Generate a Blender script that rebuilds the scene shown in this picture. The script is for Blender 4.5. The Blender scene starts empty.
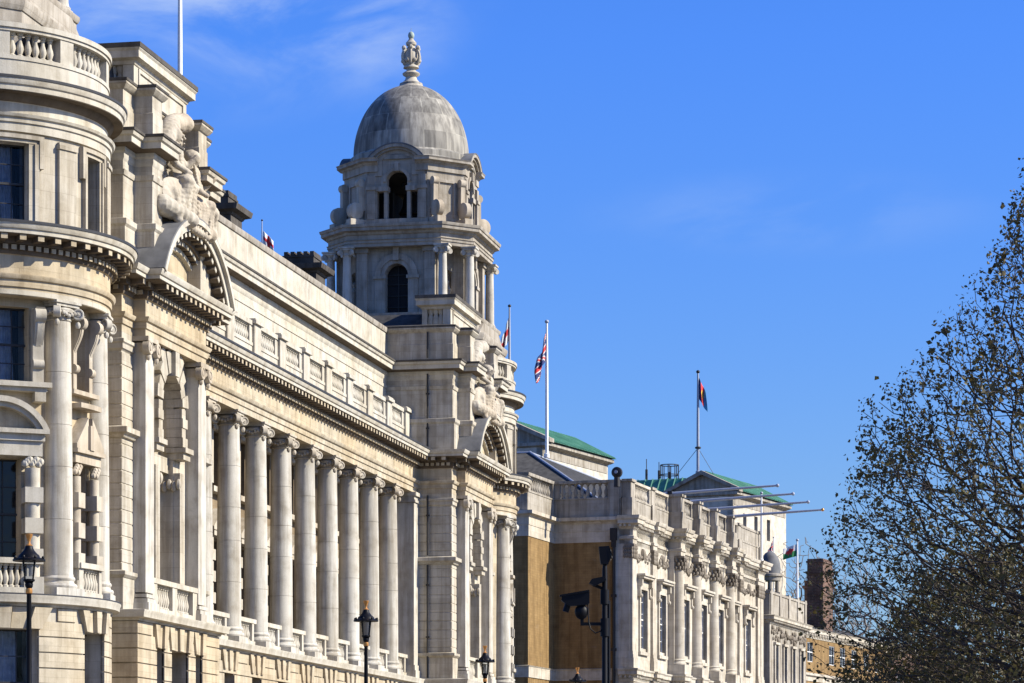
import bpy, math, random
from mathutils import Vector, Matrix
R = math.radians
S, Cc, PI = math.sin, math.cos, math.pi
rnd = random.Random(7)
scene = bpy.context.scene
col = scene.collection

# ------------------------------------------------------------------ camera
ALPHA = math.atan(598 / 3000)
CAM = Vector((39.05, 0.0, 1.7))
cam_d = bpy.data.cameras.new('camera')
cam = bpy.data.objects.new('camera', cam_d)
col.objects.link(cam)
cam.location = CAM
cam.rotation_euler = (R(90), 0, ALPHA)
cam_d.sensor_width = 36
cam_d.lens = 3000 / 1024 * 36
cam_d.shift_y = (817 - 341.5) / 1024
cam_d.clip_start = 0.5
cam_d.clip_end = 6000
scene.camera = cam

# ------------------------------------------------------------------ light
SUN_EL, SUN_AZ = R(34), R(5)          # azimuth measured from +X towards +Y
sun_d = bpy.data.lights.new('sun', 'SUN')
sun_d.energy = 5.0
sun_d.angle = R(0.5)
sun_d.color = (1.0, 0.94, 0.81)
sun = bpy.data.objects.new('sun', sun_d)
col.objects.link(sun)
sdir = Vector((Cc(SUN_EL) * Cc(SUN_AZ), Cc(SUN_EL) * S(SUN_AZ), S(SUN_EL)))
sun.rotation_euler = sdir.to_track_quat('Z', 'Y').to_euler()
sun.location = (60, 100, 90)

def pix_dir(px, py):
    v = Vector(((px - 512) / 3000, 1.0, (817 - py) / 3000))
    return (Matrix.Rotation(ALPHA, 3, 'Z') @ v).normalized()

world = bpy.data.worlds.new("World")
scene.world = world
world.use_nodes = True
nt = world.node_tree
nt.nodes.clear()
N = nt.nodes.new
L = nt.links.new
out = N('ShaderNodeOutputWorld')
bg = N('ShaderNodeBackground')
sky = N('ShaderNodeTexSky')
sky.sky_type = 'NISHITA'
sky.sun_disc = False
sky.sun_elevation = SUN_EL
sky.sun_rotation = R(90) - SUN_AZ
sky.air_density = 1.0
sky.dust_density = 0.6
sky.ozone_density = 2.5
hsv = N('ShaderNodeHueSaturation')
hsv.inputs['Saturation'].default_value = 1.22
hsv.inputs['Value'].default_value = 1.0
L(sky.outputs[0], hsv.inputs['Color'])
tint = N('ShaderNodeMix'); tint.data_type = 'RGBA'; tint.blend_type = 'MULTIPLY'
tint.inputs[0].default_value = 1.0
L(hsv.outputs[0], tint.inputs[6])
tc0 = N('ShaderNodeTexCoord'); sp0 = N('ShaderNodeSeparateXYZ'); L(tc0.outputs['Generated'], sp0.inputs[0])
mr0 = N('ShaderNodeMapRange'); L(sp0.outputs[2], mr0.inputs[0]); mr0.inputs[1].default_value = 0.09; mr0.inputs[2].default_value = 0.25
tm = N('ShaderNodeMix'); tm.data_type = 'RGBA'; L(mr0.outputs[0], tm.inputs[0])
tm.inputs[6].default_value = (0.72, 0.92, 1.38, 1); tm.inputs[7].default_value = (0.66, 1.02, 1.88, 1)
L(tm.outputs[2], tint.inputs[7])
# wispy clouds: noise on the direction, kept to two patches of the sky
geo = N('ShaderNodeTexCoord')
def cloud_mask(px, py, inner, outer, squash):
    d = pix_dir(px, py)
    sub = N('ShaderNodeVectorMath'); sub.operation = 'SUBTRACT'
    L(geo.outputs['Generated'], sub.inputs[0]); sub.inputs[1].default_value = d
    mul = N('ShaderNodeVectorMath'); mul.operation = 'MULTIPLY'
    L(sub.outputs[0], mul.inputs[0]); mul.inputs[1].default_value = (1, 1, squash)
    ln = N('ShaderNodeVectorMath'); ln.operation = 'LENGTH'
    L(mul.outputs[0], ln.inputs[0])
    mr = N('ShaderNodeMapRange'); mr.interpolation_type = 'SMOOTHSTEP'
    L(ln.outputs['Value'], mr.inputs[0])
    mr.inputs[1].default_value = inner; mr.inputs[2].default_value = outer
    mr.inputs[3].default_value = 1; mr.inputs[4].default_value = 0
    return mr.outputs[0]
cmap = N('ShaderNodeMapping')
cmap.inputs['Scale'].default_value = (16, 16, 34)
cmap.inputs['Rotation'].default_value = (0, R(14), 0)
L(geo.outputs['Generated'], cmap.inputs[0])
cn = N('ShaderNodeTexNoise')
cn.inputs['Scale'].default_value = 1.0; cn.inputs['Detail'].default_value = 9; cn.inputs['Roughness'].default_value = 0.58
cn.inputs['Distortion'].default_value = 0.45
L(cmap.outputs[0], cn.inputs['Vector'])
cr = N('ShaderNodeMapRange'); cr.interpolation_type = 'SMOOTHSTEP'
L(cn.outputs['Fac'], cr.inputs[0])
cr.inputs[1].default_value = 0.36; cr.inputs[2].default_value = 0.70; cr.inputs[3].default_value = 0; cr.inputs[4].default_value = 1
def math_node(op, a, b):
    m = N('ShaderNodeMath'); m.operation = op
    for i, x in enumerate((a, b)):
        if isinstance(x, (int, float)): m.inputs[i].default_value = x
        else: L(x, m.inputs[i])
    return m.outputs[0]
m1 = math_node('MULTIPLY', cloud_mask(200, -24, 0.0, 0.105, 2.0), 0.75)
m1b = math_node('MULTIPLY', cloud_mask(362, 22, 0.0, 0.042, 1.3), 0.62)
m1 = math_node('MAXIMUM', m1, m1b)
m2 = math_node('MULTIPLY', cloud_mask(790, 214, 0.01, 0.085, 5.0), 0.16)
mm = math_node('MAXIMUM', m1, m2)
cf = math_node('MULTIPLY', mm, cr.outputs[0])
cmix = N('ShaderNodeMix'); cmix.data_type = 'RGBA'
L(cf, cmix.inputs[0]); L(tint.outputs[2], cmix.inputs[6])
cmix.inputs[7].default_value = (4.9, 6.1, 8.4, 1)
L(cmix.outputs[2], bg.inputs[0])
bg.inputs[1].default_value = 0.067
L(bg.outputs[0], out.inputs[0])

scene.view_settings.view_transform = 'Standard'
scene.view_settings.look = 'None'
scene.view_settings.gamma = 1
scene.view_settings.use_curve_mapping = False
scene.view_settings.exposure = 0.78
scene.cycles.max_bounces = 6
scene.cycles.diffuse_bounces = 2

# ------------------------------------------------------------------ materials
def new_mat(name):
    m = bpy.data.materials.new(name)
    m.use_nodes = True
    t = m.node_tree
    return m, t, t.nodes['Principled BSDF'], t.nodes.new, t.links.new

def ramp(N, L, src, stops):
    r = N('ShaderNodeValToRGB')
    e = r.color_ramp.elements
    while len(e) > 1: e.remove(e[-1])
    e[0].position = stops[0][0]; e[0].color = (*stops[0][1], 1)
    for p, c in stops[1:]:
        x = e.new(p); x.color = (*c, 1)
    L(src, r.inputs[0])
    return r.outputs[0]

def noise(N, L, pos, scale, detail=4, sc=(1, 1, 1), rough=0.55):
    mp = N('ShaderNodeMapping'); mp.inputs['Scale'].default_value = sc
    L(pos, mp.inputs[0])
    n = N('ShaderNodeTexNoise')
    n.inputs['Scale'].default_value = scale; n.inputs['Detail'].default_value = detail
    n.inputs['Roughness'].default_value = rough
    L(mp.outputs[0], n.inputs['Vector'])
    return n.outputs['Fac']

def mixc(N, L, blend, fac, a, b):
    m = N('ShaderNodeMix'); m.data_type = 'RGBA'; m.blend_type = blend
    for i, x in ((0, fac), (6, a), (7, b)):
        if isinstance(x, (int, float)): m.inputs[i].default_value = x
        elif isinstance(x, tuple): m.inputs[i].default_value = (*x, 1)
        else: L(x, m.inputs[i])
    return m.outputs[2]

def stone(name, base, warm, dirt=0.5, block=None, bump=0.25, soot_shade=(0.16, 0.145, 0.13), course=0.0, local=False):
    m, t, b, N, L = new_mat(name)
    if local:
        tc = N('ShaderNodeTexCoord'); pos = tc.outputs['Object']
    else:
        g = N('ShaderNodeNewGeometry'); pos = g.outputs['Position']
    big = noise(N, L, pos, 0.22, 3)
    c = mixc(N, L, 'MIX', ramp(N, L, big, [(0.38, (0, 0, 0)), (0.62, (1, 1, 1))]), base, warm)
    mid = noise(N, L, pos, 1.3, 6)
    c = mixc(N, L, 'MULTIPLY', 0.85, c, ramp(N, L, mid, [(0.28, (0.70, 0.665, 0.61)), (0.46, (0.96, 0.95, 0.93)), (0.62, (1.08, 1.08, 1.08))]))
    # rain streaks
    st = noise(N, L, pos, 1.0, 5, (2.6, 2.6, 0.16), 0.65)
    c = mixc(N, L, 'MULTIPLY', dirt, c, ramp(N, L, st, [(0.40, (0.62, 0.59, 0.55)), (0.56, (1, 1, 1))]))
    # soot patches
    so = noise(N, L, pos, 0.55, 7, (1, 1, 1.8), 0.7)
    f = ramp(N, L, so, [(0.60, (0, 0, 0)), (0.74, (1, 1, 1))])
    f2 = N('ShaderNodeMath'); f2.operation = 'MULTIPLY'; L(f, f2.inputs[0]); f2.inputs[1].default_value = 0.55 * dirt
    c = mixc(N, L, 'MIX', f2.outputs[0], c, soot_shade)
    fine = noise(N, L, pos, 22, 4)
    c = mixc(N, L, 'MULTIPLY', 0.5, c, ramp(N, L, fine, [(0.3, (0.86, 0.86, 0.86)), (0.7, (1.08, 1.08, 1.08))]))
    height = fine
    if block:
        sep = N('ShaderNodeSeparateXYZ'); L(pos, sep.inputs[0])
        ad = N('ShaderNodeMath'); ad.operation = 'ADD'; L(sep.outputs[0], ad.inputs[0]); L(sep.outputs[1], ad.inputs[1])
        cb = N('ShaderNodeCombineXYZ'); L(ad.outputs[0], cb.inputs[0]); L(sep.outputs[2], cb.inputs[1])
        br = N('ShaderNodeTexBrick')
        br.inputs['Scale'].default_value = 1.0
        br.inputs['Brick Width'].default_value = block[0]; br.inputs['Row Height'].default_value = block[1]
        br.inputs['Mortar Size'].default_value = 0.012; br.inputs['Mortar Smooth'].default_value = 0.3
        br.inputs['Color1'].default_value = (0.86, 0.85, 0.83, 1); br.inputs['Color2'].default_value = (1.06, 1.05, 1.04, 1)
        br.inputs['Mortar'].default_value = (0.72, 0.70, 0.68, 1)
        L(cb.outputs[0], br.inputs['Vector'])
        c = mixc(N, L, 'MULTIPLY', 0.7, c, br.outputs['Color'])
    L(c, b.inputs['Base Color'])
    b.inputs['Roughness'].default_value = 0.9
    b.inputs['Specular IOR Level'].default_value = 0.25
    bp = N('ShaderNodeBump'); bp.inputs['Strength'].default_value = bump; bp.inputs['Distance'].default_value = 0.03
    mix = N('ShaderNodeMath'); mix.operation = 'ADD'; L(fine, mix.inputs[0]); L(mid, mix.inputs[1])
    L(mix.outputs[0], bp.inputs['Height']); L(bp.outputs[0], b.inputs['Normal'])
    return m

def plain(name, c, rough=0.6, metal=0.0, var=0.25, scale=3.0, spec=0.4):
    m, t, b, N, L = new_mat(name)
    g = N('ShaderNodeNewGeometry')
    n = noise(N, L, g.outputs['Position'], scale, 5)
    lo, hi = 1 - var, 1 + var
    cc = mixc(N, L, 'MULTIPLY', 1.0, c, ramp(N, L, n, [(0.3, (lo, lo, lo)), (0.7, (hi, hi, hi))]))
    L(cc, b.inputs['Base Color'])
    b.inputs['Roughness'].default_value = rough; b.inputs['Metallic'].default_value = metal
    b.inputs['Specular IOR Level'].default_value = spec
    return m

def flat(name, c, rough=0.85):
    m, t, b, N, L = new_mat(name)
    b.inputs['Base Color'].default_value = (*c, 1); b.inputs['Roughness'].default_value = rough
    return m

M = {}
M['ashlar'] = stone('portland_ashlar', (0.455, 0.42, 0.35), (0.44, 0.39, 0.30), 0.7, (1.5, 0.62))
M['smooth'] = stone('portland_smooth', (0.475, 0.443, 0.373), (0.46, 0.415, 0.325), 0.45)
M['warm'] = stone('portland_warm', (0.45, 0.395, 0.295), (0.44, 0.36, 0.24), 0.55, (1.6, 0.56))
M['recess'] = stone('portland_recess_shade', (0.22, 0.165, 0.10), (0.18, 0.135, 0.085), 0.4, (1.6, 0.56))  # darker copy of the stone: shade behind the columns put into the colour
M['column'] = stone('portland_column', (0.49, 0.465, 0.405), (0.46, 0.425, 0.355), 0.8)
M['carved'] = stone('portland_carved', (0.45, 0.41, 0.335), (0.43, 0.365, 0.275), 0.55)
M['grey'] = stone('weathered_grey_stone', (0.36, 0.325, 0.27), (0.31, 0.28, 0.235), 0.85, None, 0.3)
M['tower'] = stone('tower_stone', (0.38, 0.345, 0.29), (0.34, 0.305, 0.25), 0.7, (1.3, 0.6))
M['soot_shade'] = stone('soot_and_shade_stone', (0.11, 0.085, 0.06), (0.14, 0.108, 0.075), 0.4)  # sooty stone, darkened further so its colour carries the shade under cornices
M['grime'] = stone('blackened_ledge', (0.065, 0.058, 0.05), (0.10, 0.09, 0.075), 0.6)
M['hall_carved'] = stone('hall_carved_dark', (0.27, 0.235, 0.185), (0.20, 0.17, 0.135), 0.8)
M['chimney'] = stone('sooty_stone', (0.09, 0.08, 0.068), (0.07, 0.062, 0.055), 0.8)
M['hall'] = stone('hall_stone', (0.50, 0.46, 0.385), (0.46, 0.41, 0.325), 0.5, (1.3, 0.5))
M['hall_dirty'] = stone('hall_stone_dirty', (0.40, 0.365, 0.305), (0.33, 0.30, 0.25), 0.9, (1.3, 0.5))
M['pale'] = stone('pale_block_stone', (0.54, 0.50, 0.42), (0.52, 0.47, 0.38), 0.18, (1.6, 0.8))
M['ochre'] = stone('ochre_brick', (0.265, 0.172, 0.072), (0.23, 0.145, 0.058), 0.75, (0.6, 0.18))
M['lead'] = plain('lead_roof', (0.12, 0.12, 0.12), 0.8, 0, 0.35, 1.2)
M['slate'] = plain('slate_roof', (0.06, 0.058, 0.055), 0.9, 0, 0.35, 2.2, 0.08)
M['flash'] = plain('lead_flashing', (0.03, 0.031, 0.036), 0.7, 0, 0.25, 2)
M['dark'] = flat('dark_interior', (0.012, 0.012, 0.013), 0.9)  # flat black in place of the darkness inside rooms and openings
M['bar'] = flat('window_bar_black', (0.015, 0.014, 0.013), 0.6)
M['white'] = plain('white_paint', (0.75, 0.74, 0.70), 0.5, 0, 0.06)
M['pole'] = plain('pale_pole_paint', (0.30, 0.325, 0.38), 0.5, 0, 0.08)
M['black'] = plain('black_paint', (0.004, 0.0042, 0.006), 0.5, 0, 0.2, 8, 0.15)
M['verdigris'] = plain('pale_verdigris', (0.30, 0.36, 0.31), 0.8, 0, 0.2, 6)
M['gold'] = plain('gilded_metal', (0.62, 0.30, 0.09), 0.38, 0.6, 0.2, 12)
M['iron'] = plain('dark_iron', (0.028, 0.025, 0.023), 0.5, 0.3, 0.2, 8)
M['asphalt'] = plain('asphalt', (0.05, 0.05, 0.052), 0.9, 0, 0.3, 1.5)
M['paving'] = plain('paving_stone', (0.22, 0.19, 0.15), 0.85, 0, 0.15, 2)
M['ground'] = plain('ground_surface', (0.10, 0.095, 0.085), 0.95, 0, 0.2, 0.2)
M['roadpaint'] = plain('road_paint', (0.7, 0.7, 0.68), 0.7, 0, 0.15, 4)
M['curtain'] = plain('net_curtain', (0.6, 0.62, 0.66), 0.9, 0, 0.25, 4)

# standing-seam copper
m, t, b, N, L = new_mat('green_copper')
g = N('ShaderNodeTexCoord')
n = noise(N, L, g.outputs['Object'], 0.8, 5)
c = ramp(N, L, n, [(0.3, (0.045, 0.165, 0.105)), (0.55, (0.075, 0.235, 0.15)), (0.75, (0.13, 0.30, 0.20))])
L(c, b.inputs['Base Color']); b.inputs['Roughness'].default_value = 0.6
M['copper'] = m

# red brick
m, t, b, N, L = new_mat('red_brick')
g = N('ShaderNodeNewGeometry')
sep = N('ShaderNodeSeparateXYZ'); L(g.outputs['Position'], sep.inputs[0])
ad = N('ShaderNodeMath'); ad.operation = 'ADD'; L(sep.outputs[0], ad.inputs[0]); L(sep.outputs[1], ad.inputs[1])
cb = N('ShaderNodeCombineXYZ'); L(ad.outputs[0], cb.inputs[0]); L(sep.outputs[2], cb.inputs[1])
br = N('ShaderNodeTexBrick'); L(cb.outputs[0], br.inputs['Vector'])
br.inputs['Scale'].default_value = 1; br.inputs['Brick Width'].default_value = 0.5; br.inputs['Row Height'].default_value = 0.16
br.inputs['Mortar Size'].default_value = 0.012
br.inputs['Color1'].default_value = (0.135, 0.062, 0.036, 1); br.inputs['Color2'].default_value = (0.075, 0.04, 0.027, 1)
br.inputs['Mortar'].default_value = (0.2, 0.16, 0.12, 1)
n = noise(N, L, g.outputs['Position'], 0.9, 5)
c = mixc(N, L, 'MULTIPLY', 0.9, br.outputs['Color'], ramp(N, L, n, [(0.35, (0.45, 0.42, 0.4)), (0.6, (1.1, 1.1, 1.1))]))
L(c, b.inputs['Base Color']); b.inputs['Roughness'].default_value = 0.9
M['brick'] = m

# window glass: dark, glossy, reflects the sky
m, t, b, N, L = new_mat('window_glass')
b.inputs['Base Color'].default_value = (0.008, 0.008, 0.009, 1)
b.inputs['Roughness'].default_value = 0.1
b.inputs['Specular IOR Level'].default_value = 0.3
g = N('ShaderNodeNewGeometry')
n = noise(N, L, g.outputs['Position'], 1.6, 2)
bp = N('ShaderNodeBump'); bp.inputs['Strength'].default_value = 0.15; bp.inputs['Distance'].default_value = 0.05
L(n, bp.inputs['Height']); L(bp.outputs[0], b.inputs['Normal'])
M['glass'] = m
# clear glass for windows with curtains and lanterns
m, t, b, N, L = new_mat('clear_glass')
tr = N('ShaderNodeBsdfTransparent'); tr.inputs[0].default_value = (0.75, 0.78, 0.82, 1)
gl = N('ShaderNodeBsdfGlossy'); gl.inputs['Roughness'].default_value = 0.03
fr = N('ShaderNodeFresnel'); fr.inputs[0].default_value = 1.22
ms = N('ShaderNodeMixShader'); L(fr.outputs[0], ms.inputs[0]); L(tr.outputs[0], ms.inputs[1]); L(gl.outputs[0], ms.inputs[2])
L(ms.outputs[0], t.nodes['Material Output'].inputs[0])
M['clear'] = m

# dome: large weathered panels in rings
m, t, b, N, L = new_mat('dome_stone')
tc = N('ShaderNodeTexCoord')
sep = N('ShaderNodeSeparateXYZ'); L(tc.outputs['Object'], sep.inputs[0])
at = N('ShaderNodeMath'); at.operation = 'ARCTAN2'; L(sep.outputs[1], at.inputs[0]); L(sep.outputs[0], at.inputs[1])
cb = N('ShaderNodeCombineXYZ'); L(at.outputs[0], cb.inputs[0]); L(sep.outputs[2], cb.inputs[1])
br = N('ShaderNodeTexBrick'); L(cb.outputs[0], br.inputs['Vector'])
br.inputs['Scale'].default_value = 1; br.inputs['Brick Width'].default_value = 2 * PI / 14; br.inputs['Row Height'].default_value = 1.12
br.inputs['Mortar Size'].default_value = 0.014; br.inputs['Mortar Smooth'].default_value = 0.4
br.inputs['Color1'].default_value = (0.15, 0.14, 0.122, 1); br.inputs['Color2'].default_value = (0.36, 0.335, 0.285, 1)
br.inputs['Mortar'].default_value = (0.36, 0.335, 0.28, 1)
n = noise(N, L, tc.outputs['Object'], 0.9, 6, (1, 1, 0.6))
c = mixc(N, L, 'MULTIPLY', 0.9, br.outputs['Color'], ramp(N, L, n, [(0.34, (0.62, 0.61, 0.60)), (0.60, (1.15, 1.15, 1.13))]))
n2 = noise(N, L, tc.outputs['Object'], 0.5, 3)
c = mixc(N, L, 'MIX', ramp(N, L, n2, [(0.45, (0, 0, 0)), (0.65, (0.4, 0.4, 0.4))]), c, (0.30, 0.275, 0.23))
st = noise(N, L, tc.outputs['Object'], 1.0, 4, (3.5, 3.5, 0.25), 0.6)
c = mixc(N, L, 'MULTIPLY', 0.8, c, ramp(N, L, st, [(0.38, (0.5, 0.49, 0.48)), (0.58, (1.08, 1.08, 1.06))]))
L(c, b.inputs['Base Color']); b.inputs['Roughness'].default_value = 0.85
M['dome'] = m

# ------------------------------------------------------------------ mesh builder
class Fr:
    """wall frame: u runs along the wall, d stands out from it; az = outward direction, measured from -Y towards +X"""
    def __init__(s, x, y, az):
        a = R(az); s.x, s.y = x, y
        s.o = (S(a), -Cc(a)); s.t = (Cc(a), S(a))
    def p(s, u, d, z):
        return (s.x + s.t[0] * u + s.o[0] * d, s.y + s.t[1] * u + s.o[1] * d, z)

WP = {}
class MB:
    def __init__(s): s.v = []; s.f = []
    def add(s, vs, fs):
        k = len(s.v); s.v += vs; s.f += [tuple(i + k for i in f) for f in fs]
    def hexa(s, p):
        s.add(p, [(0, 3, 2, 1), (4, 5, 6, 7), (0, 1, 5, 4), (1, 2, 6, 5), (2, 3, 7, 6), (3, 0, 4, 7)])
    def box(s, x0, x1, y0, y1, z0, z1):
        s.hexa([(x0, y0, z0), (x1, y0, z0), (x1, y1, z0), (x0, y1, z0), (x0, y0, z1), (x1, y0, z1), (x1, y1, z1), (x0, y1, z1)])
    def lb(s, F, u0, u1, d0, d1, z0, z1):
        s.hexa([F.p(u0, d0, z0), F.p(u1, d0, z0), F.p(u1, d1, z0), F.p(u0, d1, z0), F.p(u0, d0, z1), F.p(u1, d0, z1), F.p(u1, d1, z1), F.p(u0, d1, z1)])
    def prism(s, poly, z0, z1):
        n = len(poly)
        vs = [(x, y, z0) for x, y in poly] + [(x, y, z1) for x, y in poly]
        s.add(vs, [tuple(range(n - 1, -1, -1)), tuple(range(n, 2 * n))] + [(i, (i + 1) % n, n + (i + 1) % n, n + i) for i in range(n)])
    def lprism(s, F, poly, d0, d1):
        """polygon (u,z) extruded in depth"""
        n = len(poly)
        vs = [F.p(u, d0, z) for u, z in poly] + [F.p(u, d1, z) for u, z in poly]
        s.add(vs, [tuple(range(n)), tuple(range(2 * n - 1, n - 1, -1))] + [(i, n + i, n + (i + 1) % n, (i + 1) % n) for i in range(n)])
    def lathe(s, prof, c=(0, 0), n=24, a0=0, a1=360, cap=True):
        full = abs(a1 - a0) >= 359.9
        k = n if full else n + 1
        vs = []
        for r, z in prof:
            for i in range(k):
                a = R(a0 + (a1 - a0) * i / n)
                vs.append((c[0] + r * S(a), c[1] - r * Cc(a), z))
        fs = []
        for j in range(len(prof) - 1):
            for i in range(n):
                i2 = (i + 1) % k
                fs.append((j * k + i, j * k + i2, (j + 1) * k + i2, (j + 1) * k + i))
        if full and cap:
            fs.append(tuple(range(k - 1, -1, -1)))
            fs.append(tuple((len(prof) - 1) * k + i for i in range(k)))
        s.add(vs, fs)
    def disc(s, c, axis, r, w, n=16, prof=None):
        """short cylinder about an arbitrary axis; prof = (offset, radius) pairs"""
        ax = Vector(axis).normalized()
        a = ax.orthogonal().normalized(); b = ax.cross(a)
        pr = prof or [(-w / 2, r), (w / 2, r)]
        vs = []
        for o, rr in pr:
            for i in range(n):
                t = 2 * PI * i / n
                vs.append(tuple(Vector(c) + ax * o + a * (rr * Cc(t)) + b * (rr * S(t))))
        fs = [(j * n + i, j * n + (i + 1) % n, (j + 1) * n + (i + 1) % n, (j + 1) * n + i) for j in range(len(pr) - 1) for i in range(n)]
        fs += [tuple(range(n - 1, -1, -1)), tuple((len(pr) - 1) * n + i for i in range(n))]
        s.add(vs, fs)
    def tube(s, pts, rad, n=8):
        pts = [Vector(p) for p in pts]
        rs = rad if isinstance(rad, (list, tuple)) else [rad] * len(pts)
        vs = []; prev = None
        for i, p in enumerate(pts):
            d = (pts[min(i + 1, len(pts) - 1)] - pts[max(i - 1, 0)]).normalized()
            a = d.orthogonal().normalized() if prev is None else (prev - d * prev.dot(d)).normalized()
            prev = a; b = d.cross(a)
            for k in range(n):
                t = 2 * PI * k / n
                vs.append(tuple(p + a * (rs[i] * Cc(t)) + b * (rs[i] * S(t))))
        fs = [(j * n + i, j * n + (i + 1) % n, (j + 1) * n + (i + 1) % n, (j + 1) * n + i) for j in range(len(pts) - 1) for i in range(n)]
        fs += [tuple(range(n - 1, -1, -1)), tuple((len(pts) - 1) * n + i for i in range(n))]
        s.add(vs, fs)
    def ball(s, c, r, n=12, m=8, sq=(1, 1, 1), rot=None):
        vs = []; fs = []
        for j in range(m + 1):
            t = PI * j / m
            for i in range(n):
                a = 2 * PI * i / n
                p = Vector((r * sq[0] * S(t) * Cc(a), r * sq[1] * S(t) * S(a), r * sq[2] * Cc(t)))
                if rot: p = rot @ p
                vs.append(tuple(Vector(c) + p))
        for j in range(m):
            for i in range(n):
                fs.append((j * n + i, (j + 1) * n + i, (j + 1) * n + (i + 1) % n, j * n + (i + 1) % n))
        s.add(vs, fs)
    def sweep(s, path, prof, closed=False):
        """profile (out, z) swept along a plan path; out is to the right of the direction of travel"""
        n = len(path)
        segs = []
        for i in range(n if closed else n - 1):
            a, b = path[i], path[(i + 1) % n]
            dx, dy = b[0] - a[0], b[1] - a[1]
            l = math.hypot(dx, dy)
            segs.append((dy / l, -dx / l))
        offs = []
        for i in range(n):
            if closed: n1, n2 = segs[i - 1], segs[i]
            else: n1, n2 = segs[max(i - 1, 0)], segs[min(i, n - 2)]
            k = 1 + n1[0] * n2[0] + n1[1] * n2[1]
            offs.append(((n1[0] + n2[0]) / k, (n1[1] + n2[1]) / k))
        m = len(prof)
        vs = []
        for i in range(n):
            for o, z in prof:
                vs.append((path[i][0] + offs[i][0] * o, path[i][1] + offs[i][1] * o, z))
        fs = []
        for i in range(n if closed else n - 1):
            j = (i + 1) % n
            for k in range(m - 1):
                fs.append((i * m + k, j * m + k, j * m + k + 1, i * m + k + 1))
        if not closed:
            fs.append(tuple(range(m))); fs.append(tuple((n - 1) * m + k for k in range(m - 1, -1, -1)))
        s.add(vs, fs)
    def blocks(s, path, o0, o1, z0, z1, w, step, closed=False, margin=0.05):
        """dentils / modillions: blocks set along a plan path, evenly fitted to each straight run"""
        n = len(path)
        for i in range(n if closed else n - 1):
            a, b = path[i], path[(i + 1) % n]
            dx, dy = b[0] - a[0], b[1] - a[1]
            l = math.hypot(dx, dy)
            if l < w: continue
            t = (dx / l, dy / l); nn = (dy / l, -dx / l)
            k = max(1, round(l / step))
            for q in range(k):
                u = (q + 0.5) * l / k
                P = lambda uu, oo, z: (a[0] + t[0] * uu + nn[0] * oo, a[1] + t[1] * uu + nn[1] * oo, z)
                s.hexa([P(u - w / 2, o0, z0), P(u - w / 2, o1, z0), P(u + w / 2, o1, z0), P(u + w / 2, o0, z0),
                        P(u - w / 2, o0, z1), P(u - w / 2, o1, z1), P(u + w / 2, o1, z1), P(u + w / 2, o0, z1)])
    def wall(s, F, u0, u1, z0, z1, d0, d1, holes=()):
        us = sorted({u0, u1} | {h[0] for h in holes} | {h[1] for h in holes})
        for a, b in zip(us, us[1:]):
            hs = sorted((h[2], h[3]) for h in holes if h[0] < (a + b) / 2 < h[1])
            z = z0
            for h0, h1 in hs:
                if h0 > z: s.lb(F, a, b, d0, d1, z, h0)
                z = h1
            if z < z1: s.lb(F, a, b, d0, d1, z, z1)
    def archwall(s, F, u0, u1, z0, z1, uc, hw, zs, d0, d1, n=14, zb=None):
        zb = z0 if zb is None else zb
        if zb > z0: s.lb(F, uc - hw, uc + hw, d0, d1, z0, zb)
        if uc - hw > u0: s.lb(F, u0, uc - hw, d0, d1, z0, z1)
        if u1 > uc + hw: s.lb(F, uc + hw, u1, d0, d1, z0, z1)
        arc = [(uc - hw * Cc(PI * i / n), zs + hw * S(PI * i / n)) for i in range(n + 1)]
        vs = []
        for u, z in arc:
            vs += [F.p(u, d0, z), F.p(u, d1, z), F.p(u, d0, z1), F.p(u, d1, z1)]
        fs = []
        for i in range(n):
            a, b = 4 * i, 4 * i + 4
            fs += [(a + 1, b + 1, b + 3, a + 3), (a, a + 2, b + 2, b), (a, b, b + 1, a + 1), (a + 2, a + 3, b + 3, b + 2)]
        s.add(vs, fs)
    def side(s, F, poly, u0, u1):
        """profile (d,z) extruded along the wall: consoles and brackets"""
        n = len(poly)
        vs = [F.p(u0, d, z) for d, z in poly] + [F.p(u1, d, z) for d, z in poly]
        s.add(vs, [tuple(range(n - 1, -1, -1)), tuple(range(n, 2 * n))] + [(i, (i + 1) % n, n + (i + 1) % n, n + i) for i in range(n)])
    def console(s, F, u, w, z0, z1, dmax):
        """S-shaped console bracket with scroll ends"""
        h = z1 - z0; pts = [(-0.1, z0), (0.04, z0)]
        for i in range(19):
            t = i / 18; d = dmax * (0.16 + 0.62 * t + 0.20 * S(2 * PI * (t * 1.02 - 0.52)))
            pts.append((max(0.04, d), z0 + h * (0.04 + 0.90 * t)))
        pts += [(dmax, z1), (-0.1, z1)]
        s.side(F, pts, u - w / 2, u + w / 2); s.side(F, [(d + 0.03, z) for d, z in pts[2:-2]] + [(-0.05, z1 - 0.02), (-0.05, z0 + 0.1)], u - w * 0.28, u + w * 0.28)
        tx = (F.t[0], F.t[1], 0)
        s.disc(F.p(u, dmax * 0.72, z1 - h * 0.13), tx, h * 0.115, w * 1.16, 14); s.disc(F.p(u, dmax * 0.24, z0 + h * 0.09), tx, h * 0.08, w * 1.16, 14)
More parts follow.
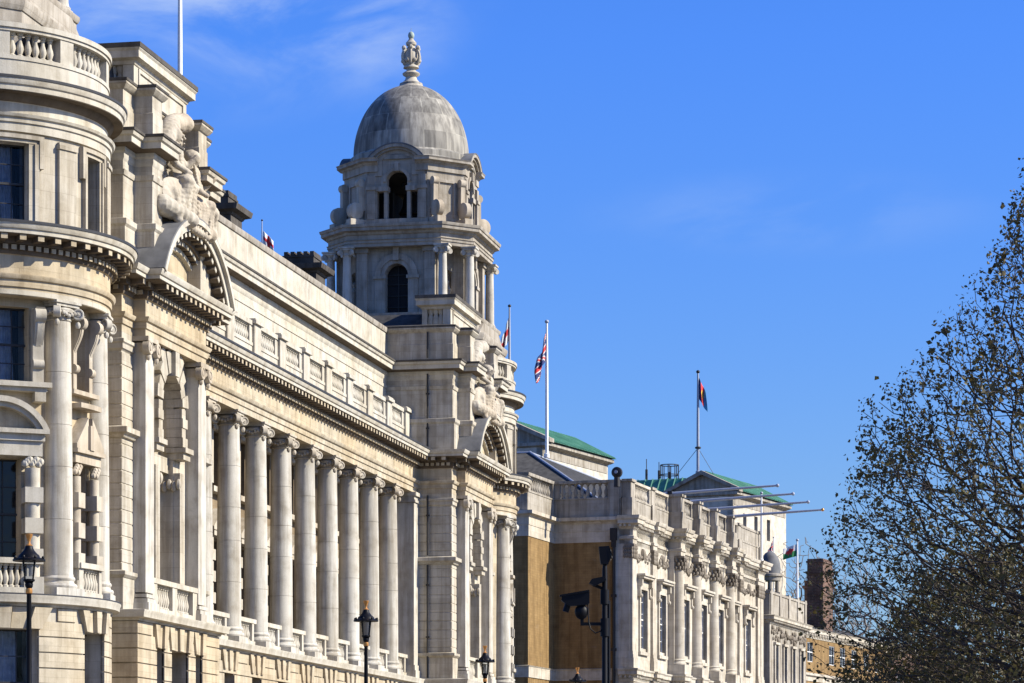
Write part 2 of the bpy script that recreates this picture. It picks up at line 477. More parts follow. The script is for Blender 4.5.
    def archband(s, F, uc, zs, r0, r1, d0, d1, a0=0, a1=180, n=16):
        """ring segment in the wall plane"""
        vs = []
        for i in range(n + 1):
            a = R(a0 + (a1 - a0) * i / n)
            for r in (r0, r1):
                for d in (d0, d1):
                    vs.append(F.p(uc - r * Cc(a), d, zs + r * S(a)))
        fs = []
        for i in range(n):
            a, b = 4 * i, 4 * i + 4
            fs += [(a, a + 1, b + 1, b), (a + 2, b + 2, b + 3, a + 3), (a + 1, a + 3, b + 3, b + 1), (a, b, b + 2, a + 2)]
        fs += [(0, 2, 3, 1), (4 * n, 4 * n + 1, 4 * n + 3, 4 * n + 2)]
        s.add(vs, fs)
    def arcwall(s, c, r0, r1, a0, a1, z0, z1, step=3.0):
        n = max(1, round(abs(a1 - a0) / step))
        vs = []
        for i in range(n + 1):
            a = R(a0 + (a1 - a0) * i / n)
            for r in (r0, r1):
                for z in (z0, z1):
                    vs.append((c[0] + r * S(a), c[1] - r * Cc(a), z))
        fs = []
        for i in range(n):
            a, b = 4 * i, 4 * i + 4
            fs += [(a + 2, b + 2, b + 3, a + 3), (a, a + 1, b + 1, b), (a + 1, a + 3, b + 3, b + 1), (a, b, b + 2, a + 2)]
        fs += [(0, 2, 3, 1), (4 * n, 4 * n + 1, 4 * n + 3, 4 * n + 2)]
        s.add(vs, fs)
    def joined(s, o, off=(0, 0, 0), rz=0):
        c, sn = Cc(R(rz)), S(R(rz))
        s.add([(x * c - y * sn + off[0], x * sn + y * c + off[1], z + off[2]) for x, y, z in o.v], o.f)
    def mirrored(s, yc):
        o = MB(); o.v = [(x, 2 * yc - y, z) for x, y, z in s.v]; o.f = [tuple(reversed(f)) for f in s.f]
        return o
    def build(s, name, mat, parent=None, loc=(0, 0, 0), label=None, sharp=32, rz=0):
        me = bpy.data.meshes.new(name)
        me.from_pydata(s.v, [], s.f)
        me.polygons.foreach_set('use_smooth', [True] * len(me.polygons))
        me.set_sharp_from_angle(angle=R(sharp))
        me.materials.append(mat)
        o = bpy.data.objects.new(name, me)
        return link(o, parent, loc, label, rz)

def link(o, parent=None, loc=(0, 0, 0), label=None, rz=0):
    col.objects.link(o)
    WP[o.name] = Vector(loc)
    o.rotation_euler = (0, 0, R(rz))
    if parent:
        o.parent = parent
        o.location = Vector(loc) - WP[parent.name]
    else:
        o.location = loc
    if label: o['label'] = label
    return o

def dup(o, parent, loc, kids=True, rz=0):
    c = o.copy()
    for k in ('label', 'category', 'group'):
        if k in c: del c[k]
    link(c, parent, loc, None, rz)
    if kids:
        for ch in o.children:
            d = ch.copy(); col.objects.link(d); d.parent = c; d.location = ch.location
            WP[d.name] = WP[c.name] + ch.location
    return c

def tag(o, label, cat, group=None):
    o['label'] = label; o['category'] = cat
    if group: o['group'] = group
    return o

def thing(name, loc, label, cat, group=None, rz=0):
    o = bpy.data.objects.new(name, None)
    o.empty_display_size = 0.5
    link(o, None, loc, None, rz)
    if rz: WP[o.name] = Vector((0, 0, 0))      # children are given in the local frame
    return tag(o, label, cat, group)

def setting(o):
    o['kind'] = 'structure'; return o
# ------------------------------------------------------------------ ground, road, pavements
g = MB(); g.box(-1500, 1500, -600, 2600, -0.4, 0.0)
setting(g.build('ground', M['ground']))
g = MB(); g.box(15.6, 32.6, -400, 900, -0.02, 0.006)
setting(g.build('road', M['asphalt']))
g = MB(); g.box(-1.5, 15.6, -100, 196, 0.0, 0.13); g.box(15.45, 15.62, -100, 700, 0.0, 0.135)
g.box(8, 15.6, 205, 700, 0.0, 0.13)
setting(g.build('pavement', M['paving']))
g = MB(); g.box(32.6, 46, -100, 700, 0.0, 0.13)
setting(g.build('pavement', M['paving']))
g = MB()
for i in range(120): g.box(24.0, 24.12, -80 + i * 6, -77 + i * 6, 0.0, 0.010)
for x in (16.0, 16.3, 31.9, 32.2): g.box(x, x + 0.1, -100, 700, 0.0, 0.0105)
setting(g.build('road_markings', M['roadpaint']))

# ------------------------------------------------------------------ the long stone office building
T0 = (-2.53, 105.4)                       # turret centre
YC = 144.35                               # mirror line of the front
ROOT = thing('office_building', (-10, YC, 0), 'long pale stone office building with giant columns, corner turret and domed tower', 'building')
TR = 5.2
def tp(r, az): return (T0[0] + r * S(R(az)), T0[1] - r * Cc(R(az)))
def arc(r, a0, a1, step=2.5):
    n = max(2, round((a1 - a0) / step)); return [tp(r, a0 + (a1 - a0) * i / n) for i in range(n + 1)]

def entab(e=0.0, back=-0.6):
    """main entablature: architrave, frieze"""
    z = lambda v: v + e
    return [(back, z(20.3)), (0, z(20.3)), (0, z(20.58)), (0.06, z(20.6)), (0.06, z(20.84)), (0.14, z(20.87)), (0.2, z(20.98)), (0.2, z(21.03)), (0, z(21.06)),
            (0, z(21.72)), (0.06, z(21.74)), (back, z(21.78))]
def corona(e=0.0, back=-0.6):
    z = lambda v: v + e
    return [(back, z(22.34)), (0.86, z(22.355)), (0.86, z(22.5)), (0.92, z(22.52)), (1.0, z(22.68)), (1.0, z(22.72)), (back, z(22.80))]
def bedmould(e=0.0, back=-0.3):
    """shade-darkened recess behind the dentils and modillions, with the soffit of the corona"""
    z = lambda v: v + e
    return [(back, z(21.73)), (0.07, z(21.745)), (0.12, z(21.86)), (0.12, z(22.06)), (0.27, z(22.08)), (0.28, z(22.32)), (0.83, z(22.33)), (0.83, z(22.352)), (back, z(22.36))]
def entab_blocks(mb, path, e=0.0, k=1.0, path2=None):
    """light front faces of the dentils and modillions; their shade-darkened bodies belong to the bed mould"""
    mb.blocks(path2 or path, 0.245, 0.27, 21.88 + e, 22.05 + e, 0.19, 0.30); mb.blocks(path, 0.77, 0.80, 22.14 + e, 22.335 + e, 0.24, 0.60)
def bed_blocks(mb, path, e=0.0, path2=None):
    mb.blocks(path2 or path, 0.1, 0.246, 21.883 + e, 22.05 + e, 0.186, 0.30); mb.blocks(path, 0.26, 0.771, 22.135 + e, 22.334 + e, 0.236, 0.60)
def flashing(path, o, z):
    f = MB(); f.sweep(path, [(-0.4, z + 0.0), (o + 0.03, z - 0.05), (o + 0.04, z + 0.04), (-0.4, z + 0.13)]); return f
ATT = [(-0.3, 26.85), (0.0, 26.85), (0.06, 26.95), (0.06, 27.12), (0.12, 27.2), (0.12, 27.38), (0.52, 27.425), (0.52, 27.66), (0.6, 27.7), (0.66, 27.86), (0.66, 27.9), (-0.3, 28.02)]
ATB = [(-0.2, 27.3), (0.18, 27.345), (0.5, 27.405), (0.5, 27.43), (-0.2, 27.44)]  # attic soffit strip, its shade put into a dark stone colour
STR = [(-0.2, 9.22), (0.06, 9.22), (0.10, 9.3), (0.34, 9.34), (0.36, 9.5), (0.40, 9.58), (0.40, 9.62), (-0.2, 9.68)]

def baluster_prof(h, r=0.13):
    return [(r * 0.95, 0), (r * 0.95, 0.08 * h), (r * 0.55, 0.12 * h), (r * 0.72, 0.2 * h), (r * 1.0, 0.34 * h), (r * 0.9, 0.46 * h), (r * 0.5, 0.66 * h), (r * 0.45, 0.80 * h), (r * 0.75, 0.84 * h), (r * 0.55, 0.88 * h), (r * 0.95, 0.92 * h), (r * 0.95, h)]
def balusters(mb, pts, z, h, r=0.13, n=8):
    pr = [(a, z + b) for a, b in baluster_prof(h, r)]
    for p in pts: mb.lathe(pr, p, n, cap=False)

# ---- Ionic column (origin at the foot) and its capital
def capital_mb(r=0.47, z0=9.98):
    c = MB()
    c.lathe([(r, z0), (r + 0.05, z0 + 0.05), (r + 0.02, z0 + 0.1), (r + 0.02, z0 + 0.22), (r + 0.14, z0 + 0.32), (r + 0.16, z0 + 0.42), (r + 0.05, z0 + 0.5)], (0, 0), 24)
    a = r + 0.09
    c.box(-a, a, -a, a, z0 + 0.52, z0 + 0.63); c.box(-a - 0.06, a + 0.06, -a - 0.06, a + 0.06, z0 + 0.63, z0 + 0.72)
    for sx in (-1, 1):
        for sy in (-1, 1):
            q = a * 0.95
            ax = (sx, -sy, 0)
            for off in (-1, 1):
                d = Vector((sx, -sy, 0)).normalized() * 0.085 * off
                ctr = (sx * q + d.x, sy * q + d.y, z0 + 0.3)
                c.disc(ctr, (sx * off, -sy * off, 0), 0.3, 0, 18, [(-0.085, 0.21), (0.03, 0.21), (0.05, 0.19), (0.05, 0.15), (0.02, 0.14), (0.02, 0.10), (0.05, 0.09), (0.05, 0.05), (0.08, 0.03)])
            c.ball((sx * q * 0.98, sy * q * 0.98, z0 - 0.08), 0.1, 8, 6, (1, 1, 1.3))
    for k in range(4):
        F = Fr(0, 0, 90 * k)
        for i in range(-2, 3):
            c.ball(F.p(i * 0.14, r + 0.12, z0 + 0.3 - 0.05 * (2 - abs(i))), 0.08, 7, 5)
    return c
def shaft_mb(n=40):
    c = MB()
    c.box(-0.70, 0.70, -0.70, 0.70, 0, 0.34)
    c.lathe([(0.70, 0.34), (0.73, 0.42), (0.70, 0.5), (0.62, 0.53), (0.60, 0.6), (0.64, 0.65), (0.65, 0.70), (0.62, 0.76), (0.58, 0.79), (0.585, 0.86)], (0, 0), n)
    pr = []
    for i in range(25):
        t = i / 24
        pr.append((0.565 - 0.085 * t ** 1.8, 0.86 + (9.98 - 0.86) * t))
        if i in (5, 10, 14, 19):
            r_ = pr[-1][0]; z_ = pr[-1][1]
            pr += [(r_, z_ + 0.05), (r_ - 0.018, z_ + 0.06), (r_ - 0.018, z_ + 0.07), (r_, z_ + 0.08)]
    c.lathe(pr, (0, 0), n)
    return c
SHAFT, CAPM = shaft_mb(), capital_mb()

# colonnade columns
def add_column(i, y):
    global COL0
    if i == 0:
        COL0 = SHAFT.build('column', M['column'], ROOT, (-0.58, y, 9.62))
        k = CAPM.build('capital', M['carved'], COL0, (-0.58, y, 9.62))
    else:
        dup(COL0, ROOT, (-0.58, y, 9.62))
COLY = [132.4 + 4.42 * i for i in range(-2, 8)]
for i, y in enumerate(COLY): add_column(i, y)

YA, YB = 120.3, 168.4
FE = Fr(0, 0, 90)                           # u = world y, d = world x
# ground floor of the colonnade: openings midway between the columns
mids = [COLY[0] - 2.21 + 4.42 * i for i in range(len(COLY) + 1)]
w = MB()
w.wall(FE, YA, YB, 0.0, 9.25, -0.75, 0.05, [(m - 0.8, m + 0.8, 5.6, 8.35) for m in mids] + [(m - 0.8, m + 0.8, 1.5, 4.2) for m in mids])
cuts = [YA] + [v for m in mids for v in (m - 0.8, m + 0.8)] + [YB]
for k in range(16):
    z0 = 0.35 + k * 0.56
    z1 = min(z0 + 0.51, 9.2)
    if (z0 > 5.2 and z1 < 8.45) or (1.5 <= z0 and z1 < 4.3):
        for a, b in zip(cuts[0::2], cuts[1::2]): w.lb(FE, a, b, 0.03, 0.11, z0, z1)
    elif z0 > 8.2:
        edge = [YA] + [v for m in mids for v in (m - 1.35, m + 1.35)] + [YB]
        for a, b in zip(edge[0::2], edge[1::2]): w.lb(FE, a, b, 0.03, 0.11, z0, z1)
    else: w.lb(FE, YA, YB, 0.03, 0.11, z0, z1)
w.build('ground_floor_wall', M['warm'], ROOT)
def voussoirs(mb, F, uc, hw, z0, z1, d0, n=5, spread=0.32, key=0.14):
    for i in range(n):
        a0, a1 = -1 + 2 * i / n, -1 + 2 * (i + 1) / n
        g_ = 0.02
        out_ = d0 + (key if i % 2 == 0 else 0.04)
        mb.lprism(F, [(uc + hw * a0 + g_, z0), (uc + hw * a1 - g_, z0), (uc + (hw + spread) * a1 - g_, z1), (uc + (hw + spread) * a0 + g_, z1)], d0 - 0.05, out_)
for m in mids:
    v = MB(); voussoirs(v, FE, m, 0.98, 8.352, 9.2, 0.06); v.build('window_head', M['warm'], ROOT)
def window_mb(F, u0, u1, z0, z1, d, nx, ny, thick=0.06, bar=0.035):
    f = MB()
    f.lb(F, u0, u0 + thick, d - 0.04, d + 0.06, z0, z1); f.lb(F, u1 - thick, u1, d - 0.04, d + 0.06, z0, z1)
    f.lb(F, u0 + thick, u1 - thick, d - 0.04, d + 0.06, z0, z0 + thick); f.lb(F, u0 + thick, u1 - thick, d - 0.04, d + 0.06, z1 - thick, z1)
    zm = (z0 + z1) / 2
    f.lb(F, u0 + thick, u1 - thick, d - 0.02, d + 0.09, zm - 0.04, zm + 0.04)
    for i in range(1, nx):
        u = u0 + (u1 - u0) * i / nx; f.lb(F, u - bar / 2, u + bar / 2, d, d + 0.05, z0 + thick, z1 - thick)
    for j in range(1, ny):
        z = z0 + (z1 - z0) * j / ny
        if abs(z - zm) > 0.1: f.lb(F, u0 + thick, u1 - thick, d + 0.002, d + 0.048, z - bar / 2, z + bar / 2)
    p = MB(); p.lb(F, u0, u1, d - 0.03, d, z0, z1)
    return f, p
def window(parent, F, u0, u1, z0, z1, d, nx=3, ny=4, frame='bar', glass='glass'):
    f, p = window_mb(F, u0, u1, z0, z1, d, nx, ny)
    o = f.build('window', M[frame], parent)
    p.build('pane', M[glass], o)
    return o
for m in mids:
    window(ROOT, FE, m - 0.8, m + 0.8, 5.6, 8.35, -0.55)
# string course of the colonnade and the ledge the columns stand on
w = MB(); w.sweep([(0.05, YA), (0.05, YB)], [(-2.6, 9.22)] + STR[1:-1] + [(-2.6, 9.66)])
w.build('string_course', M['smooth'], ROOT)
# recessed wall behind the columns
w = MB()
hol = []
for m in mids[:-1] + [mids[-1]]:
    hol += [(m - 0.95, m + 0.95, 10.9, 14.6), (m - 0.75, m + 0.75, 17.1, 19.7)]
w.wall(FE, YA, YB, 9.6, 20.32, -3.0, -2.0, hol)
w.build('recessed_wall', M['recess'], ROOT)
for m in mids:
    window(ROOT, FE, m - 0.95, m + 0.95, 10.9, 14.6, -2.7, 3, 4)
    window(ROOT, FE, m - 0.75, m + 0.75, 17.1, 19.7, -2.6, 3, 4)
for m in mids:                              # surrounds: consoles, sills, pediments
    w = MB(); w.lb(FE, m - 1.3, m + 1.3, -2.02, -1.55, 14.75, 15.0)
    w.lprism(FE, [(m - 1.5, 15.0), (m + 1.5, 15.0), (m + 1.5, 15.15), (m, 16.1), (m - 1.5, 15.15)], -2.02, -1.5)
    for s_ in (-1, 1):
        w.lb(FE, m + s_ * 1.15 - 0.16, m + s_ * 1.15 + 0.16, -2.02, -1.68, 9.7, 14.75)
        for q in range(4): w.lb(FE, m + s_ * 1.15 - 0.24, m + s_ * 1.15 + 0.24, -2.02, -1.6, 10.6 + q * 1.0, 11.1 + q * 1.0)
        w.lprism(FE, [(m + s_ * 1.0 - 0.14, 17.2), (m + s_ * 1.0 + 0.14, 17.2), (m + s_ * 1.0 + 0.14, 19.7), (m + s_ * 1.0 - 0.14, 19.7)], -2.02, -1.72)
    w.lb(FE, m - 1.2, m + 1.2, -2.02, -1.6, 16.8, 17.05); w.lb(FE, m - 1.2, m + 1.2, -2.02, -1.65, 19.72, 20.0)
    w.build('window_surround', M['carved'], ROOT)
# balustrades between the column feet
for a, b in zip(COLY, COLY[1:] + [YB - 0.1]):
    w = MB()
    u0, u1 = a + 0.62, b - 0.62
    w.lb(FE, u0, u1, -0.75, -0.4, 9.62, 9.95); w.lb(FE, u0, u1, -0.78, -0.36, 10.78, 10.98)
    for s_ in (0.55, 2.68):
        w.lb(FE, u0 + s_ - 0.15, u0 + s_ + 0.15, -0.75, -0.39, 9.95, 10.78)
    balusters(w, [(-0.575, u0 + 0.95 + 0.28 * k) for k in range(6)], 9.95, 0.83, 0.12)
    w.build('balustrade', M['smooth'], ROOT)
# respond piers at both ends
for y0, y1 in ((YA, YA + 1.2), (167.2, YB)):
    w = MB()
    w.box(-2.0, 0.0, y0, y1, 9.96, 19.7); w.box(-2.0, 0.13, y0 - 0.1, y1 + 0.1, 9.62, 10.1); w.box(-2.0, 0.07, y0 - 0.06, y1 + 0.06, 10.1, 10.4)
    w.box(-2.0, 0.08, y0 - 0.08, y1 + 0.08, 19.72, 19.86); w.box(-2.0, 0.14, y0 - 0.12, y1 + 0.12, 20.08, 20.3); w.box(-2.0, 0.02, y0 - 0.03, y1 + 0.03, 19.86, 20.08)
    w.build('pilaster', M['column'], ROOT)
# entablature over the columns
p = [(-0.08, YA), (-0.08, YB)]
w = MB(); w.sweep(p, entab(0, -2.3)); entab_blocks(w, p); w.build('entablature', M['warm'], ROOT)
w = MB(); w.sweep(p, corona(0, -2.3)); w.build('cornice', M['smooth'], ROOT)
w = MB(); w.sweep(p, bedmould()); bed_blocks(w, p); w.build('bed_mould', M['soot_shade'], ROOT)
flashing(p, 1.0, 22.74).build('lead_flashing', M['flash'], ROOT)
# parapet balustrade above the colonnade
w = MB(); w.lb(FE, YA, YB, -1.15, -0.6, 22.75, 24.0); w.lb(FE, YA, YB, -1.17, -0.56, 23.9, 24.05)
w.build('parapet_base', M['smooth'], ROOT)
for i, y in enumerate(COLY + [COLY[-1] + 4.42]):
    w = MB()
    w.lb(FE, y - 0.55, y + 0.55, -1.25, -0.48, 22.78, 24.95); w.lb(FE, y - 0.68, y + 0.68, -1.35, -0.36, 24.95, 25.12); w.lb(FE, y - 0.6, y + 0.6, -1.3, -0.42, 25.12, 25.2)
    w.build('pedestal', M['smooth'], ROOT)
for a, b in zip([YA - 0.2] + COLY, COLY + [COLY[-1] + 4.42]):
    w = MB(); u0, u1 = a + 0.55, b - 0.55
    w.lb(FE, u0, u1, -1.1, -0.55, 24.86, 25.08)
    for s_ in (u0, u1 - 0.45): w.lb(FE, s_, s_ + 0.45, -1.08, -0.6, 24.05, 24.86)
    n_ = 8; st = (u1 - u0 - 0.9) / n_
    balusters(w, [(-0.76, u0 + 0.45 + st * (k + 0.5)) for k in range(n_)], 24.05, 0.82, 0.15)
    w.build('balustrade', M['smooth'], ROOT)
# attic wall set back above
w = MB(); w.box(-3.0, -1.9, YA - 0.5, YB + 0.5, 22.3, 29.75)
w.sweep([(-1.9, YA - 0.5), (-1.9, YB + 0.02)], [(-0.3, 24.9), (0.05, 24.95), (0.05, 25.1), (-0.3, 25.15)])
w.sweep([(-1.9, YA - 0.5), (-1.9, YB + 0.02)], [(-0.3, 26.4), (0.04, 26.42), (0.04, 26.6), (-0.3, 26.62)])
w.build('attic_wall', M['smooth'], ROOT)
w = MB(); w.sweep([(-1.9, YA - 0.5), (-1.9, YB + 0.01)], ATT); w.build('attic_cornice', M['smooth'], ROOT)
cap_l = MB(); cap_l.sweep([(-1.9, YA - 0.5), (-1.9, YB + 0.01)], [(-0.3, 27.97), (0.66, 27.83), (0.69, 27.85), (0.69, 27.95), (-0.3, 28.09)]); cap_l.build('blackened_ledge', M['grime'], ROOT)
w = MB(); w.sweep([(-1.9, YA - 0.5), (-1.9, YB + 0.01)], ATB); w.build('bed_mould', M['soot_shade'], ROOT)
w = MB(); w.sweep([(-1.9, YA - 0.5), (-1.9, YB + 0.01)], [(-1.3, 29.62), (0.06, 29.62), (0.10, 29.72), (0.10, 29.9), (-1.3, 29.95)]); w.build('coping', M['grey'], ROOT)
# bulk behind and the roofs
w = MB(); w.box(-24, -3.0, YA - 0.4, YB + 0.4, 0, 29.4)
w.build('rear_wall', M['ashlar'], ROOT)
w = MB(); w.lprism(Fr(0, 0, 0), [(-24, 29.4), (-3.0, 29.4), (-6, 31.0), (-21, 31.0)], -YB, -YA)
w.build('roof', M['slate'], ROOT)
# roof chimneys
for y in (148.4, 165.2):
    w = MB()
    w.box(-7.2, -5.0, y - 0.9, y + 1.1, 29.5, 32.6); w.box(-7.3, -4.9, y - 1.0, y + 1.2, 31.4, 31.6)
    w.sweep([(-5.0, y + 1.1), (-7.2, y + 1.1), (-7.2, y - 0.9), (-5.0, y - 0.9)], [(-0.4, 32.5), (0.05, 32.5), (0.12, 32.62), (0.4, 32.72), (0.46, 32.95), (0.46, 33.0), (-0.4, 33.15)], closed=True)
    w.box(-7.0, -5.2, y - 0.7, y + 0.9, 33.05, 33.5)
    for k in range(5): w.box(-6.95 + k * 0.38, -6.72 + k * 0.38, y - 0.68, y + 0.88, 33.5, 33.78)
    w.box(-7.05, -5.15, y - 0.75, y + 0.95, 33.45, 33.55)
    w.build('chimney', M['chimney'], ROOT)

# ---------------------------------------------------------------- pavilion (built near, mirrored for the far end)
P0, P1 = 109.7, 120.3
PC = 115.0
def both(mb, name, mat, parents, label=None):
    """build at the near end and mirrored at the far end"""
    a = mb.build(name, mat, parents[0]); b = mb.mirrored(YC).build(name, mat, parents[1])
    if label: a['label'] = label; b['label'] = label
    return a, b
path = [(-3.0, P0), (1.95, P0), (1.95, P0 + 1.35), (2.46, P0 + 1.35), (2.46, P1 - 1.35), (1.95, P1 - 1.35), (1.95, P1), (-3.0, P1)]
RR = (ROOT, ROOT)
# rusticated piers at the two ends, upper storeys
ends = [[(-3.0, P0), (1.95, P0), (1.95, P0 + 1.40), (1.6, P0 + 1.40)], [(1.6, P1 - 1.40), (1.95, P1 - 1.40), (1.95, P1), (-3.0, P1)]]
pav = None
for e_, (u0, u1) in zip(ends, ((P0, P0 + 1.6), (P1 - 1.6, P1))):
    w = MB()
    w.box(-6.0, 1.92, u0 + 0.03, u1 - 0.03, 9.3, 20.4)
    pr = [(-0.2, 9.6), (0.07, 9.6), (0.07, 10.9), (0.0, 10.92)]
    for k in range(18):
        z0 = 10.95 + k * 0.505
        if z0 + 0.505 > 19.6: break
        pr += [(-0.05, z0 + 0.0), (0.0, z0 + 0.035), (0.0, z0 + 0.47), (-0.05, z0 + 0.505)]
    pr += [(0.0, 19.62), (0.06, 19.66), (0.06, 19.85), (0.12, 19.9), (0.12, 20.02), (0.0, 20.05), (0.0, 20.3), (-0.2, 20.3)]
    w.sweep(e_, pr)
    w.sweep(e_, [(-0.1, 16.2), (0.10, 16.25), (0.16, 16.35), (0.30, 16.42), (0.30, 16.62), (-0.1, 16.72)])
    w.sweep(e_, [(-0.1, 10.85), (0.10, 10.88), (0.20, 10.98), (0.20, 11.12), (-0.1, 11.2)])
    if pav is None: pav = both(w, 'pavilion', M['ashlar'], RR)
    else: both(w, 'rusticated_pier', M['ashlar'], pav)
# wall with the deep arch
AH, AZ = 1.28, 18.2
w = MB()
w.archwall(FE, P0 + 1.5, P1 - 1.5, 9.6, 20.35, PC, AH, AZ, 0.75, 1.9, 18)
w.lb(FE, P0 + 1.5, P1 - 1.5, 0.9, 1.3, 15.6, 20.3)
w.lb(FE, P0 + 1.5, P1 - 1.5, -0.9, -0.5, 9.6, 20.35); w.lb(FE, P0 + 1.5, PC - AH, -0.5, 0.75, 9.6, 15.6); w.lb(FE, PC + AH, P1 - 1.5, -0.5, 0.75, 9.6, 15.6)
for s_ in (-1, 1):                           # impost shelf and inner half piers
    w.lb(FE, PC + s_ * 1.72 - 0.46, PC + s_ * 1.72 + 0.46, 1.6, 2.34, 16.15, 16.42); w.lb(FE, PC + s_ * 1.72 - 0.54, PC + s_ * 1.72 + 0.54, 1.6, 2.46, 16.42, 16.62)
    w.lb(FE, PC + s_ * 1.57 - 0.27, PC + s_ * 1.57 + 0.27, 1.6, 2.18, 9.66, 15.6)
    a_, b_ = sorted((PC + s_ * (AH - 0.32), PC + s_ * (AH + 0.05))); w.lb(FE, a_, b_, 0.6, 1.28, 9.6, 15.0); w.lb(FE, a_ - 0.04, b_ + 0.04, 0.6, 1.34, 9.6, 10.3)
    w.lb(FE, PC + s_ * 0.9 - 0.42, PC + s_ * 0.9 + 0.42, -0.45, 1.05, 9.6, 15.6)
w.lb(FE, PC - AH, PC + AH, 0.6, 1.7, 15.58, 16.2)
w.lb(FE, PC - 0.5, PC + 0.5, -0.5, 0.35, 12.4, 15.6); w.lb(FE, PC - 0.5, PC - 0.1, -0.5, 0.5, 9.6, 12.4); w.lb(FE, PC + 0.12, PC + 0.5, -0.5, 0.2, 9.6, 12.4)
both(w, 'arch_wall', M['ashlar'], pav)
for s_ in (-1, 1):
    w = MB(); w.lb(FE, PC + s_ * 0.9 - 0.46, PC + s_ * 0.9 + 0.4, -0.4, 1.15, 15.38, 15.57)
    for q in range(8): w.ball(FE.p(PC + s_ * 0.46, -0.35 + 0.19 * q, 15.1 + 0.08 * (q % 2)), 0.12, 7, 6, (1, 1, 1.7))
    for q in range(8):
        w.ball(FE.p(PC + s_ * (AH - 0.08), 0.75 + 0.2 * q, 15.05 + 0.09 * (q % 2)), 0.13, 7, 6, (1, 1, 1.7))
    both(w, 'capital', M['carved'], pav)
w = MB(); q_ = random.Random(2)                # carved trophy on the back wall
for k in range(40): w.ball(FE.p(PC + q_.uniform(-0.85, 0.6), 1.33, 16.7 + 2.2 * k / 40), q_.uniform(0.12, 0.26), 8, 6)
both(w, 'carving', M['carved'], pav)
# voussoirs round the arch
w = MB()
n_ = 11
for i in range(n_):
    a0, a1 = 2 + 176 * i / n_, 2 + 176 * (i + 1) / n_
    big = i % 2 == 0; top = abs(i - n_ // 2)
    rad = 2.02 if big else 1.8
    if top <= 2: rad = 2.06 / max(0.7, S(R((a0 + a1) / 2)))
    w.archband(FE, PC, AZ, AH - 0.03, rad, 1.6, 2.32 if big else 2.28, a0 + 0.5, a1 - 0.5, 3)
for k in range(4):
    for s_ in (-1, 1):
        o_ = 0.62 if k % 2 == 0 else 0.46
        w.lb(FE, min(PC + s_ * (AH - 0.03), PC + s_ * (AH + o_)), max(PC + s_ * (AH - 0.03), PC + s_ * (AH + o_)), 1.6, 2.32 if k % 2 == 0 else 2.28, 16.66 + 0.385 * k, 17.03 + 0.385 * k)
w.lb(FE, PC - 0.26, PC + 0.26, 1.6, 2.5, 19.3, 20.27)
both(w, 'arch_voussoirs', M['ashlar'], pav)
w = MB(); w.lb(FE, PC - 1.1, PC + 1.1, -0.49, -0.45, 9.7, 15.5)
both(w, 'pane', M['glass'], pav)
# giant pilasters
for u in (P0 + 1.35, P1 - 1.35 - 1.05):
    w = MB()
    w.lb(FE, u, u + 1.05, 1.8, 2.46, 10.4, 19.7)
    w.lb(FE, u - 0.16, u + 1.21, 1.8, 2.64, 9.62, 10.0); w.lb(FE, u - 0.11, u + 1.16, 1.8, 2.58, 10.0, 10.16); w.lb(FE, u - 0.05, u + 1.10, 1.8, 2.52, 10.2, 10.34)
    both(w, 'pilaster', M['column'], pav)
    w = MB()
    w.lb(FE, u - 0.02, u + 1.07, 1.8, 2.48, 19.7, 20.06); w.lb(FE, u - 0.14, u + 1.19, 1.8, 2.62, 20.12, 20.3)
    for s_ in (0.03, 1.02):
        w.disc(FE.p(u + s_, 2.6, 19.86), (1, 0, 0), 0.27, 0, 16, [(-0.2, 0.28), (0.06, 0.28), (0.08, 0.26), (0.08, 0.2), (0.05, 0.19), (0.05, 0.13), (0.08, 0.12), (0.10, 0.05)])
        w.ball(FE.p(u + s_, 2.56, 19.5), 0.1, 8, 6, (1, 1, 1.4))
    for i in range(5): w.ball(FE.p(u + 0.25 + 0.14 * i, 2.56, 19.92 - 0.05 * (2 - abs(i - 2))), 0.09, 7, 5)
    both(w, 'capital', M['carved'], pav)
# entablature and segmental pediment
w = MB(); w.sweep(path, entab(0.004)); entab_blocks(w, path, 0.004); both(w, 'entablature', M['warm'], pav)
w = MB(); w.sweep(path, corona(0.004)); both(w, 'cornice', M['smooth'], pav)
w = MB(); w.sweep(path, bedmould(0.004)); bed_blocks(w, path, 0.004); both(w, 'bed_mould', M['soot_shade'], pav)
ra = 5.26; zb = 22.76; hc = 4.75; rise = 2.75
ra = (hc * hc + rise * rise) / (2 * rise); zc = zb + rise - ra; half = math.degrees(math.asin(hc / ra))
w = MB(); sb = MB()
A0, A1 = 90 - half, 90 + half
sb.archband(FE, PC, zc, ra - 0.85, ra - 0.51, 1.5, 2.85, A0 + 4, A1 - 4, 24)
sb.archband(FE, PC, zc, ra - 0.53, ra - 0.48, 1.5, 3.30, A0 + 1, A1 - 1, 28)
w.archband(FE, PC, zc, ra - 0.5, ra - 0.22, 1.5, 3.36, A0, A1, 28)
w.archband(FE, PC, zc, ra - 0.22, ra - 0.02, 1.5, 3.52, A0, A1, 28)
w.archband(FE, PC, zc, ra - 1.22, ra - 1.04, 1.5, 2.5, A0 + 8, A1 - 8, 24)
nb = 18
